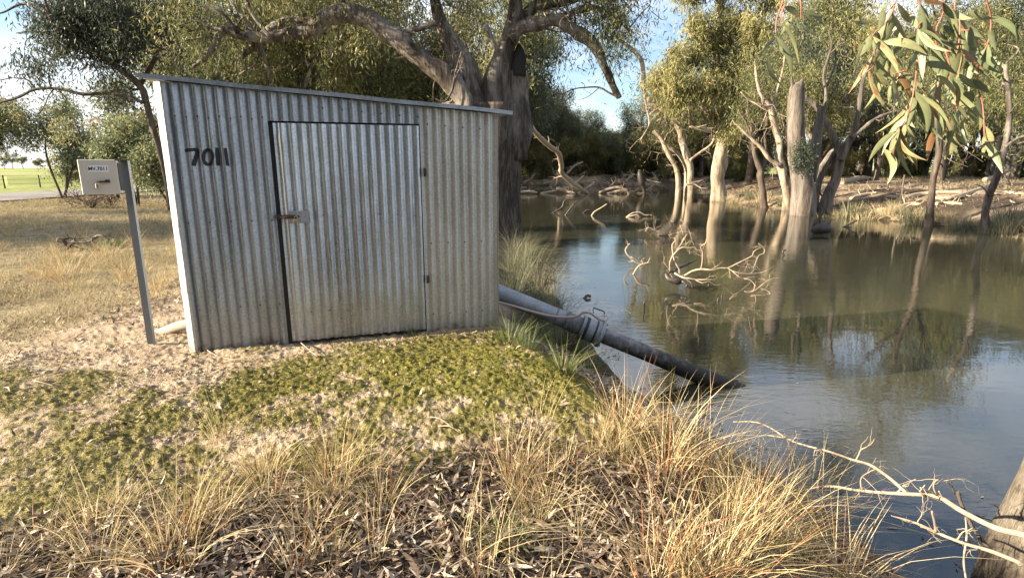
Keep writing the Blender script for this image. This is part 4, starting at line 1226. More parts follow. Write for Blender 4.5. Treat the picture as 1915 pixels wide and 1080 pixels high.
# --- woodland: a few grown gums, then copies of each
def generic(seed, Ht, leafm, bark, tone, label, group, dens=1.0, leafl=.36):
    rng = np.random.default_rng(500 + seed)
    ls = []; bl = []
    lean = rng.normal(size=2) * .05 * Ht
    fork = Ht * rng.uniform(.22, .36)
    r0 = 0.022 * Ht * rng.uniform(.8, 1.3)
    top0 = np.array((lean[0] * .4, lean[1] * .4, fork))
    ls.append([(0, 0, -.3, r0 * 1.4), (0.03, 0, .35, r0), (*(top0 * .55 + rng.normal(size=3) * .08), r0 * .9), (*top0, r0 * .85)])
    nl = int(rng.integers(3, 5))
    for k in range(nl):
        a = k * 6.28 / nl + rng.uniform(-.5, .5); sp = Ht * rng.uniform(.16, .32)
        e = top0 + np.array((math.cos(a) * sp, math.sin(a) * sp, (Ht - fork) * rng.uniform(.55, .9)))
        m1 = top0 + (e - top0) * .35 + rng.normal(size=3) * Ht * .03 + np.array((math.cos(a), math.sin(a), 0)) * Ht * .04
        m2 = top0 + (e - top0) * .7 + rng.normal(size=3) * Ht * .03
        ls.append([(*top0, r0 * .6), (*m1, r0 * .5), (*m2, r0 * .35), (*e, r0 * .12)])
        for q, s_ in ((e, .15), (m2, .13), (m1, .10)):
            bl.append((q + rng.normal(size=3) * Ht * .04, np.array((s_, s_, s_ * .8)) * Ht * rng.uniform(.8, 1.2), int(25 * dens * s_ / .15)))
        bl.append((m2 + rng.normal(size=3) * Ht * .10, np.array((.12, .12, .09)) * Ht, int(16 * dens)))
    return tree('woodland_gum', label, 'tree', ls, bl, bark, leafm, leaf=leafl, wid=.20, per=70, sig=.030 * Ht, zs=1.7, seed=seed, group=group, deadtwigs=5, tone=tone, origin=(0, 0, 0), twig_r=.02, skip=.22)

G_BACK = 'gums in the woodland behind the far bank'
G_LEFT = 'gums on the near bank behind the shed'
G_CEN = 'gums at the river bend in the distance'
protos = [generic(s, h, lm, bk, tn, 'gum tree in the shadowy woodland behind the far bank', G_BACK) for s, h, lm, bk, tn in
          [(1, 13, M['leaf_olive'], M['bark_gum'], .5), (2, 14.5, M['leaf_dark'], M['bark_dark'], .6), (3, 12, M['leaf_olive'], M['bark_dark'], .38), (4, 15, M['leaf_gold'], M['bark_gum'], .4), (5, 11, M['leaf_dark'], M['bark_dark'], .5)]]
def shrub(seed, Ht, leafm, tone):
    rng = np.random.default_rng(800 + seed); ls = []; bl = []
    for k in range(5):
        a = k * 1.256 + rng.uniform(-.4, .4); s = Ht * rng.uniform(.2, .45)
        e = np.array((math.cos(a) * s, math.sin(a) * s, Ht * rng.uniform(.6, .95)))
        ls.append([(0, 0, -.2, .09), (*(e * .4 + rng.normal(size=3) * .15), .06), (*e, .02)])
        for t in (.3, .65, 1.0):
            bl.append((e * t + rng.normal(size=3) * Ht * .06, np.array((.24, .24, .17)) * Ht, 17))
    return tree('river_shrub', 'dense shrubby gum regrowth closing the far bank', 'shrub', ls, bl, M['bark_dark'], leafm, leaf=.36, wid=.2, per=60, sig=.26, zs=1.5, seed=60 + seed, group='shrubby regrowth along the far bank', tone=tone, origin=(0, 0, 0), twigs=False, skip=.15, droop=.7)
protos += [shrub(1, 5.5, M['leaf_olive'], .6), shrub(2, 4.5, M['leaf_olive'], .5), shrub(3, 6.0, M['leaf_gold'], .45)]
used = set()
def put_tree(k, x, y, sc, rz, label=None, group=None, zs=1.0):
    o = protos[k]
    if k in used: o = copy_tree(o)
    used.add(k)
    o.location = (x, y, gz(x, y) - .05); o.rotation_euler = (0, 0, rz); o.scale = (sc, sc, sc * zs)
    if label: o['label'] = label; o['group'] = group
rng = np.random.default_rng(77)
# right bank woodland
for row, (Y0, n) in enumerate(((41, 5), (50, 9), (60, 12), (72, 15), (88, 18))):
    for k in range(n):
        u = 1380 + (2300 - 1380) * (k + rng.uniform(.1, .9)) / n
        Y = Y0 * rng.uniform(.93, 1.08)
        p = P(u, 330, Y)
        put_tree(int(rng.integers(0, 5)), p[0], Y, rng.uniform(.8, 1.1) * (0.72 if Y0 < 45 else .9 if Y0 < 55 else 1.3), rng.uniform(0, 6.28))
# river bend
for row, (Y0, n) in enumerate(((70, 9), (78, 10), (92, 11), (110, 12))):
    for k in range(n):
        u = 900 + (1400 - 900) * (k + rng.uniform(.1, .9)) / n
        Y = Y0 * rng.uniform(.96, 1.05)
        p = P(u, 330, Y)
        gap = 1085 < u < 1190
        put_tree(int(rng.integers(0, 5)), p[0], Y, rng.uniform(.55, .72) * (.72 if gap else (1.25 if u < 1060 or u > 1230 else 1)), rng.uniform(0, 6.28), 'distant gum tree crowding the river bend beyond the water', G_CEN)
# behind the shed
for row, (Y0, n) in enumerate(((48, 5), (58, 6), (72, 7))):
    for k in range(n):
        u = 330 + (1010 - 330) * (k + rng.uniform(.15, .85)) / n
        Y = Y0 * rng.uniform(.95, 1.06)
        if u > 930 and Y < 66: u -= 60
        p = P(u, 330, Y)
        put_tree([0, 3, 2, 3, 1][int(rng.integers(0, 5))], p[0], Y, rng.uniform(1.05, 1.5), rng.uniform(0, 6.28), 'tall sunlit gum showing above the shed roof on the near bank', G_LEFT)
# regrowth along the bend and deep in the right woodland
for k in range(34):
    u = rng.uniform(940, 1330); Y = rng.uniform(67, 84); p = P(u, 330, Y)
    put_tree(5 + int(rng.integers(0, 3)), p[0], Y, rng.uniform(.65, 1.15), rng.uniform(0, 6.28))
for k in range(30):
    u = rng.uniform(1290, 2200); Y = rng.uniform(52, 82); p = P(u, 330, Y)
    put_tree(5 + int(rng.integers(0, 3)), p[0], Y, rng.uniform(.45, .9), rng.uniform(0, 6.28))
for k in range(9):
    u = rng.uniform(300, 900); Y = rng.uniform(44, 62); p = P(u, 330, Y)
    put_tree(5 + int(rng.integers(0, 3)), p[0], Y, rng.uniform(.8, 1.5), rng.uniform(0, 6.28), 'shrubby gum regrowth behind the shed', 'shrubby regrowth behind the shed')
# unseen gums added behind the path to dim reflections; one past the left edge
for (x, y, k, s) in ((-16, -17, 1, 1.1), (-8, -13, 2, 1.0), (-1, -15, 0, 1.15), (6, -12, 4, 1.0), (-12, -25, 3, 1.2), (3, -24, 1, 1.2), (-24, -26, 0, 1.2), (-4, -8.5, 5, .8), (-11, -10, 6, .9), (2.2, -9, 7, .7), (-15, -11, 1, 1.05), (-20, -15, 4, 1.1), (-27, -13.5, 1, 1.1), (-21, -9.5, 5, 1.2), (-13, -8.5, 7, 1.0), (-31, -15, 2, 1.2), (-9, -6.5, 6, .8)):
    put_tree(k, x, y, s, k + s * 7, 'unseen gum behind the path added to darken the shed reflections', 'unseen gums added behind the path')
for (x, y, k, s) in ((-40, 10.5, 3, .95),):
    put_tree(k, x, y, s, 1.3 * s + k, 'gum standing out past the left edge of the paddock', 'gums past the left edge')
# left horizon line of paddock trees
for k in range(16):
    u = -30 + 330 * (k + rng.uniform(0, 1)) / 16
    Y = 330 * rng.uniform(.9, 1.3)
    p = P(u, 316, Y)
    put_tree(int(rng.integers(0, 5)), p[0], Y, rng.uniform(.45, .8), rng.uniform(0, 6.28), 'tiny far gum on the horizon beyond the left paddock', 'gums on the left horizon')
p = P(-22, 330, 30)
put_tree(2, p[0], 30, .55, 1.0, 'small gum cut off by the left edge beside the road', None)
# ================================================================== GRASS, LITTER, MOSS
def tussock_mesh(name, mat, n, rad_, ln, spread, width, bend, seed, tone=(.3, .9), segs=4, heads=0):
    rng = np.random.default_rng(seed); mb = MB()
    a = rng.uniform(0, 2 * np.pi, n); q = rad_ * np.sqrt(rng.random(n))
    base = np.stack([np.cos(a) * q, np.sin(a) * q, np.full(n, -0.03)], 1)
    out = np.stack([np.cos(a), np.sin(a), np.zeros(n)], 1) * (q / rad_)[:, None]
    d = out * spread * rng.uniform(.4, 1.4, (n, 1)) + rng.normal(size=(n, 3)) * (.13, .13, 0) + np.array((0, 0, 1.0))
    L = ln * rng.uniform(.35, 1.15, n)
    blades(mb, base, d, L, width * rng.uniform(.6, 1.3, n), bend * rng.uniform(.1, 1.2, n) * (L / ln), np.clip(rng.uniform(tone[0], tone[1], n), 0, 1), rng, segs)
    # short dense skirt of broken dead leaves
    m = n // 2
    a = rng.uniform(0, 2 * np.pi, m); q = rad_ * 1.2 * np.sqrt(rng.random(m))
    base = np.stack([np.cos(a) * q, np.sin(a) * q, np.full(m, -0.02)], 1)
    d = np.stack([np.cos(a), np.sin(a), np.full(m, .5)], 1) + rng.normal(size=(m, 3)) * .5
    blades(mb, base, d, ln * rng.uniform(.12, .4, m), width * rng.uniform(.7, 1.4, m), np.full(m, .4), np.clip(rng.uniform(tone[0] - .1, tone[1] - .1, m), 0, 1), rng, 3)
    return mb.mesh(name, mat)

TM = {
    'tall': [tussock_mesh('tall_tussock', M['straw'], 95, .14, .68, .52, .0058, .8, s, (.1, 1.0)) for s in (1, 2, 3)],
    'low': [tussock_mesh('low_tussock', M['straw'], 75, .11, .38, .75, .0054, .6, s, (.1, 1.0)) for s in (4, 5, 6)],
    'thin': [tussock_mesh('thin_tussock', M['straw'], 26, .07, .55, .5, .0034, .5, s, (.35, 1.0)) for s in (7, 8)],
    'green': [tussock_mesh('green_tussock', M['green_grass'], 150, .07, .26, .8, .0036, .6, s, (.2, .9)) for s in (9, 10)],
    'sedge': [tussock_mesh('sedge_tussock', M['sedge'], 260, .16, .95, .40, .0055, 1.0, s, (.2, 1.0), 5) for s in (11, 12)],
    'far': [tussock_mesh('far_tussock', M['sedge'], 150, .28, .70, .35, .02, .5, s, (.3, 1.0), 3) for s in (13,)],
    'fargold': [tussock_mesh('far_straw_tussock', M['straw_field'], 150, .30, .55, .4, .02, .5, s, (.3, 1.0), 3) for s in (14,)],
}
trng = np.random.default_rng(5)
def tuss(kind, p, sc, name, label, group=None, zoff=0.0):
    o = bpy.data.objects.new(name, TM[kind][int(trng.integers(len(TM[kind])))]); COL.objects.link(o)
    o.location = (p[0], p[1], gz(p[0], p[1]) + zoff); o.rotation_euler = (trng.normal() * .06, trng.normal() * .06, trng.uniform(0, 6.28)); o.scale = (sc, sc, sc * trng.uniform(.9, 1.15))
    tag(o, label, 'grass tussock', group); return o
GT = 'dry straw tussocks on the near bank'
for (u, v, sc, kind, lab) in [
    (1235, 850, .95, 'tall', 'big straw tussock on the bank edge just below the pipe end'),
    (1165, 800, .85, 'tall', 'straw tussock directly below the pipe coupling, leftmost of the tall bank clumps'),
    (1300, 880, .80, 'tall', 'straw tussock at the water edge right of the biggest clump'),
    (1430, 1010, .80, 'tall', 'tall leaning straw tussock reaching up to the pale dead branch'),
    (1230, 1085, .85, 'tall', 'broad straw tussock at the bottom edge below the green tipped grass'),
    (1345, 1095, .80, 'tall', 'straw tussock at the bottom edge under the leaning tall clump'),
    (620, 905, .75, 'tall', 'reddish stemmed straw tussock in the litter below the moss mound'),
    (490, 890, .62, 'tall', 'straw tussock on the moss edge left of the reddish stemmed clump'),
    (330, 1050, .80, 'tall', 'wide straw tussock in the litter near the bottom left'),
    (215, 960, .62, 'low', 'short straw tussock on the mossy slope at the lower left'),
    (1560, 1100, .75, 'tall', 'straw tussock at the bottom edge beside the thin lower dead branch'),
    (310, 528, .75, 'low', 'short spiky straw tussock left of the shed near the post'),
    (940, 1020, .85, 'green', 'pale green spiky tuft in the leaf litter at the bottom centre'),
    (1480, 960, .55, 'low', 'low straw tussock on the water edge under the upper dead branch'),
]:
    p = gpos(u, v); tuss(kind, p, sc, 'dry_tussock' if kind != 'green' else 'green_tuft', lab, GT if kind != 'green' else None)
for i in range(34):
    u = trng.uniform(1130, 1680); v = trng.uniform(800, 1085)
    if u > 1150 + (v - 700) * 1.35: continue
    p = gpos(u, v)
    if river_sd(np.array([p[0]]), np.array([p[1]]))[0] < 0.02: continue
    tuss('tall' if trng.random() < .45 else 'low', p, trng.uniform(.45, .85), 'dry_tussock', 'smaller straw tussock crowding the bank edge at the lower right', GT)
for i in range(26):
    u = trng.uniform(-20, 1100); v = trng.uniform(880, 1085)
    if v < 830 + 130 * fbm(np.array([u * .006]), np.array([3.3]), 7, 2)[0]: continue
    if u < 520 and v < 985 - .2 * u: continue
    p = gpos(u, v); tuss('low' if trng.random() < .45 else 'thin', p, trng.uniform(.5, .9), 'dry_tussock', 'small thin straw tuft among the foreground leaf litter', GT)
for (u, v) in ((980, 880), (960, 900), (1110, 850), (860, 1050), (905, 1075), (700, 1040), (1010, 790), (420, 820), (690, 890), (1085, 1000), (560, 1060)):
    tuss('thin', gpos(u, v), trng.uniform(.7, 1.0), 'dry_tussock', 'tall sparse straw stems among the foreground leaf litter', GT)
# shaded green grass round the pipe
for (u, v) in ((1005, 628), (1040, 640), (1062, 628), (985, 650), (1075, 660), (955, 640), (1030, 610), (1100, 690), (1050, 690), (1010, 600), (985, 610)):
    p = gpos(u, v); tuss('green', p, trng.uniform(.9, 1.5), 'green_tuft', 'green grass tuft in the shade under the suction pipe', 'green tufts by the suction pipe')
tuss('green', A + SX * (wall_st(772, 620)[0]) + SN * .07, .55, 'green_tuft', 'lone thin green tuft growing at the foot of the shed door')
# sedges along the shaded near bank
for i, (x, y, sc) in enumerate([(0.25, 6.2, .75), (.55, 6.8, .8), (.40, 7.6, .9), (.15, 8.3, .95), (.45, 8.9, .9), (.35, 10, 1.0), (.15, 11.2, 1.0), (.05, 12.5, 1.05), (0.75, 6.0, .6), (-.05, 9.6, .9), (.0, 7.1, .7), (.30, 13.6, 1.0), (.62, 7.9, .6), (.6, 5.55, .5)]):
    tuss('sedge', (x, y), sc, 'sedge_clump', 'arching grey green sedge clump on the shaded bank behind the pipe', 'sedge clumps on the shaded bank')
# tufts along the far waterline
for i in range(64):
    u = trng.uniform(1255, 1960); base = np.interp(u, [1255, 1345, 1470, 1520, 1640, 1740, 1840, 1960], [352, 378, 390, 402, 412, 422, 438, 450])
    p = PZ(u, base - trng.uniform(0, 8), WATER + .02)
    tuss('far' if trng.random() < .6 else 'fargold', p, trng.uniform(.5, 1.2), 'waterline_tuft', 'grass tuft along the far waterline of the river', 'tufts along the far waterline')
for (u, v, k, s) in ((1712, 418, 'far', 1.5), (1430, 384, 'fargold', 1.5), (1405, 380, 'far', 1.3), (1590, 405, 'far', 1.4), (1620, 408, 'fargold', 1.3), (1885, 430, 'far', 1.6), (1375, 378, 'fargold', 1.3)):
    p = PZ(u, v, WATER + .05); tuss(k, p, s, 'waterline_tuft', 'thicker reedy tuft standing out on the far waterline', 'thick reedy tufts on the far waterline')

def scatter(n, x0, x1, y0, y1, dens, rng):
    x = rng.uniform(x0, x1, n); y = rng.uniform(y0, y1, n)
    k = rng.random(n) < dens(x, y)
    x, y = x[k], y[k]
    return np.stack([x, y, H(x, y)], 1)

# dry grass of the flats (uncountable)
rng = np.random.default_rng(21)
def d_field(x, y):
    g = masks(x, y)[3]
    inview = (np.degrees(np.arctan2(x, y)) > -47) & (np.degrees(np.arctan2(x, y)) < -20)
    patch = sstep(.38, .62, fbm(x * .7, y * .7, 400, 3))
    near = np.clip(9.0 / np.hypot(x, y), .1, 1) ** 1.0
    road = np.abs(x + 29.3) > 4.2
    return g * inview * (0.12 + 0.88 * patch) * near * road
p = scatter(620000, -30, -2.0, 4.2, 30, d_field, rng)
n = len(p); r_ = np.hypot(p[:, 0], p[:, 1])
mb = MB()
blades(mb, p - (0, 0, .02), rng.normal(size=(n, 3)) * (.45, .45, 0) + (0, 0, 1), rng.uniform(.08, .34, n) * (0.7 + 0.6 * fbm(p[:, 0] * .5, p[:, 1] * .5, 410, 2)), 0.0016 + r_ * .00042, np.full(n, .5), np.clip(rng.normal(.55, .22, n), 0, 1), rng, 2)
tag(mb.build('dry_grass', M['straw_field']), kind='stuff')
nfield = n
for i in range(85):
    u = trng.uniform(-60, 345); v = 395 + 165 * trng.random() ** .8
    q_ = gpos(u, v)
    if masks(q_[:1], q_[1:2])[3][0] < .3: continue
    tuss('low' if trng.random() < .7 else 'tall', q_, trng.uniform(.5, 1.15), 'dry_tussock', 'straw tussock standing in the dry grass of the left flat', 'straw tussocks on the left flat')
# thin grass on the right bank
def d_rb(x, y):
    sd = river_sd(x, y)
    return (sd > .1) * sstep(.42, .66, fbm(x * .35, y * .35, 420, 3)) * .9
p = scatter(110000, 13, 60, 17, 60, d_rb, rng); n = len(p)
mb = MB()
blades(mb, p - (0, 0, .03), rng.normal(size=(n, 3)) * (.4, .4, 0) + (0, 0, 1), rng.uniform(.12, .4, n), np.full(n, .016), np.full(n, .4), np.clip(rng.normal(.5, .25, n), 0, 1), rng, 2)
tag(mb.build('bank_grass', M['straw_field']), kind='stuff')

# fallen gum leaves
def d_lit(x, y):
    m = masks(x, y); sd = river_sd(x, y)
    return np.clip(m[2] * (0.35 + 0.9 * m[5]) + 0.012, 0, 1) * (sd > .02) * np.clip(2.6 / np.hypot(x, y), 0, 1)
p = scatter(44000, -3.6, 2.6, 1.2, 5.0, d_lit, rng); n = len(p)
def flat_leaves(mb, p, L, W, rnd, rng, tilt=.55, curl=.35):
    n = len(p); a = rng.uniform(0, 6.28, n)
    d = unit(np.stack([np.cos(a), np.sin(a), rng.normal(size=n) * tilt], 1))
    up = unit(np.array((0, 0, 1.0)) + rng.normal(size=(n, 3)) * tilt)
    s = unit(np.cross(d, up)); nn = np.cross(s, d)
    L = L[:, None]; W = W[:, None]
    bow = (rng.normal(size=(n, 1)) * curl) * L
    side = (rng.normal(size=(n, 1)) * .12) * L
    rows = []
    for t, w in ((0, .10), (.3, .9), (.62, .8), (1.0, .04)):
        c = p + d * L * (t - .5) + s * side * math.sin(math.pi * t) + nn * bow * (t - .5) ** 2 * 2
        rows += [c - s * W * w * .5 + nn * W * .12 * w, c + s * W * w * .5 + nn * W * .12 * w]
    V = np.stack(rows, 1)
    q = np.array([(2 * k, 2 * k + 1, 2 * k + 3, 2 * k + 2) for k in range(3)])
    f = (q[None] + (np.arange(n) * 8)[:, None, None]).reshape(-1, 4)
    mb.add(V.reshape(-1, 3), f, np.repeat(rnd, 8))
mb = MB()
flat_leaves(mb, p + np.stack([np.zeros(n), np.zeros(n), rng.uniform(.004, .022, n)], 1), rng.uniform(.045, .115, n), rng.uniform(.009, .021, n), np.clip(rng.normal(.60, .27, n), 0, 1), rng)
k = int(n * .18)                              # curled bark strips and twigs among them
q = p[rng.integers(0, n, k)] + (0, 0, .015)
a = rng.uniform(0, 6.28, k)
blades(mb, q, np.stack([np.cos(a), np.sin(a), rng.normal(size=k) * .2 + .05], 1), rng.uniform(.06, .24, k), rng.uniform(.0025, .006, k), np.full(k, .05), np.clip(rng.normal(.6, .25, k), 0, 1), rng, 2)
k = 420                                        # bark slabs
q = p[rng.integers(0, n, k)] + (0, 0, .022)
flat_leaves(mb, q, rng.uniform(.08, .24, k), rng.uniform(.014, .036, k), np.clip(rng.normal(.36, .2, k), 0, 1), rng, .25, .3)
tag(mb.build('leaf_litter', M['litter']), kind='stuff')
# broken straw lying flat between the tussocks
def d_th(x, y):
    m = masks(x, y); sd = river_sd(x, y)
    return (m[2] * sstep(.40, .58, fbm(x * 1.6, y * 1.6, 460, 3)) + .8 * sstep(1.5, .9, sd) * (y < 4.2)) * (sd > 0) * np.clip(2.6 / np.hypot(x, y), 0, 1)
p = scatter(6500, -3.4, 2.6, 1.2, 4.6, d_th, rng); n = len(p)
mb = MB(); a = rng.uniform(0, 6.28, n)
blades(mb, p + (0, 0, .02), np.stack([np.cos(a), np.sin(a), np.abs(rng.normal(size=n)) * .35 + .02], 1), rng.uniform(.08, .32, n), rng.uniform(.002, .0042, n), np.full(n, .25), np.clip(rng.normal(.6, .2, n), 0, 1), rng, 3)
tag(mb.build('straw_thatch', M['straw']), kind='stuff')
# litter and twigs on the flats and by the post
def d_l2(x, y): return sstep(-3.0, -3.8, x - .25 * (y - 6)) * .8 * sstep(.4, .6, fbm(x * 1.2, y * 1.2, 430, 3))
p = scatter(9000, -9, -2.8, 4.0, 9.0, d_l2, rng); n = len(p)
mb = MB(); flat_leaves(mb, p + (0, 0, .012), rng.uniform(.05, .12, n), rng.uniform(.010, .022, n), np.clip(rng.normal(.5, .25, n), 0, 1), rng)
tag(mb.build('scattered_leaves', M['litter']), kind='stuff')

# sticks, bark and leaves strewn over the far bank
def d_fb(x, y):
    sd = river_sd(x, y); return (sd > .15) * (.3 + .7 * sstep(.4, .6, fbm(x * .6, y * .6, 470, 3)))
p = scatter(17000, 12, 48, 17, 48, d_fb, rng); p2 = scatter(9000, -6, 30, 48, 76, d_fb, rng); p = np.vstack([p, p2]); n = len(p)
mb = MB(); flat_leaves(mb, p + (0, 0, .03), rng.uniform(.12, .6, n), rng.uniform(.03, .07, n), np.clip(rng.normal(.36, .22, n), 0, 1), rng, .3, .2)
tag(mb.build('bank_litter', M['litter']), kind='stuff')

# leaves and scum caught along the near water's edge
xx = rng.uniform(.2, 3.6, 9000); yy = rng.uniform(2, 15, 9000); sd_ = river_sd(xx, yy)
kk = (sd_ < -.03) & (rng.random(9000) < np.exp(sd_ / .35) * sstep(.42, .6, fbm(xx * 1.4, yy * 1.4, 480, 3)))
n = int(kk.sum()); mb = MB()
flat_leaves(mb, np.stack([xx[kk], yy[kk], np.full(n, WATER + .006)], 1), rng.uniform(.03, .09, n), rng.uniform(.007, .016, n), np.clip(rng.normal(.5, .25, n), 0, 1), rng, .03, .05)
tag(mb.build('floating_leaves', M['litter']), kind='stuff')

# moss cushions
def d_moss(x, y):
    m = masks(x, y); return m[0] * (0.35 + .65 * m[1]) * np.where(y > 3.6, .8, 1)
p = scatter(1300000, -5.0, 1.2, 2.2, 5.2, d_moss, rng); n = len(p)
br = masks(p[:, 0], p[:, 1])[1]
tone = np.clip(.13 + .55 * br + rng.normal(size=n) * .16 + .5 * (fbm(p[:, 0] * 9, p[:, 1] * 9, 440, 3) - .5) + .75 * (fbm(p[:, 0] * 2.2, p[:, 1] * 2.2, 441, 3) - .5), 0, 1)
mb = MB()
leaf_quads(mb, p - (0, 0, .003), rng.normal(size=(n, 3)) * (.6, .6, .2) + (0, 0, .9), rng.uniform(.003, .009, n), rng.uniform(.003, .006, n), tone, rng)
tag(mb.build('moss', M['moss']), kind='stuff')
# clay crumbs
def d_cl(x, y):
    m = masks(x, y); return (1 - m[2]) * (1 - .6 * m[3]) * (1 - .85 * m[0]) * sstep(.40, .60, fbm(x * 3, y * 3, 450, 3)) * (river_sd(x, y) > .15)
p = scatter(60000, -5.2, 1.1, 2.3, 5.6, d_cl, rng); n = len(p)
sz = .003 + .011 * rng.random(n) ** 4
oc = np.array([(1, 0, 0), (-1, 0, 0), (0, 1, 0), (0, -1, 0), (0, 0, .8), (0, 0, -.8)], float)
of = np.array([(0, 2, 4), (2, 1, 4), (1, 3, 4), (3, 0, 4), (2, 0, 5), (1, 2, 5), (3, 1, 5), (0, 3, 5)])
V = (oc[None] + rng.normal(size=(n, 6, 3)) * .28) * sz[:, None, None] + p[:, None, :]
mb = MB(); mb.add(V.reshape(-1, 3), (of[None] + (np.arange(n) * 6)[:, None, None]).reshape(-1, 3), 0)
tag(mb.build('clay_crumbs', M['clod']), kind='stuff')
# a few loose sticks and pale curled leaves on the moss: each its own piece
for i, (u, v, du, dv) in enumerate([(380, 655, 62, 22), (420, 680, 60, -2), (65, 715, 38, 12), (520, 560 + 85, 40, -60), (820, 800, 40, 18), (560, 640, 34, 30), (845, 800, -40, -14), (880, 940, 60, 14), (1000, 960, 50, -18)]):
    a_ = gpos(u, v); b_ = gpos(u + du, v + dv)
    if np.linalg.norm(b_ - a_) > .8: b_ = a_ + (b_ - a_) * .4
    mb = MB(); m_ = (a_ + b_) / 2 + np.array((0, .0, .02)) + trng.normal(size=3) * .015
    tube(mb, spline(np.array([a_ + (0, 0, .008), m_, b_ + (0, 0, .012)]), 5), np.linspace(.0055, .0028, 11), 6, gnarl=.2, seed=i)
    tag(mb.build('loose_stick', M['dead_wood']), 'thin bleached stick lying on the ground in front of the shed', 'stick', 'loose sticks in front of the shed')

# ================================================================== DEAD WOOD
def dead(name, label, cat, paths, seed, mat='dead_wood', twig=(0.35, 1), ntw=14, group=None, parts=None, gn=.2):
    """a fallen or dead branch: measured main stems [(x, y, z, r)] and twigs grown from them, one piece"""
    rng = np.random.default_rng(seed); mb = MB()
    S = np.vstack([limb(mb, [q[:3] for q in l], [q[3] for q in l], 6, 8, gn, seed + i) for i, l in enumerate(paths)])
    for i in range(ntw):
        k = rng.integers(len(S) // 6, len(S)); s = S[k]
        grow_twigs(mb, s[:3], rng.normal(size=3) * (1, 1, .7) + (0, 0, .35), twig[0] * rng.uniform(.5, 1.4), min(s[3] * .7, .012 + s[3] * .2), twig[1], rng, sides=4)
    b0 = np.array(paths[0][0][:3]); mb.v = [v - b0 for v in mb.v]
    o = mb.build(name, M[mat]); o.location = b0
    return tag(o, label, cat, group)

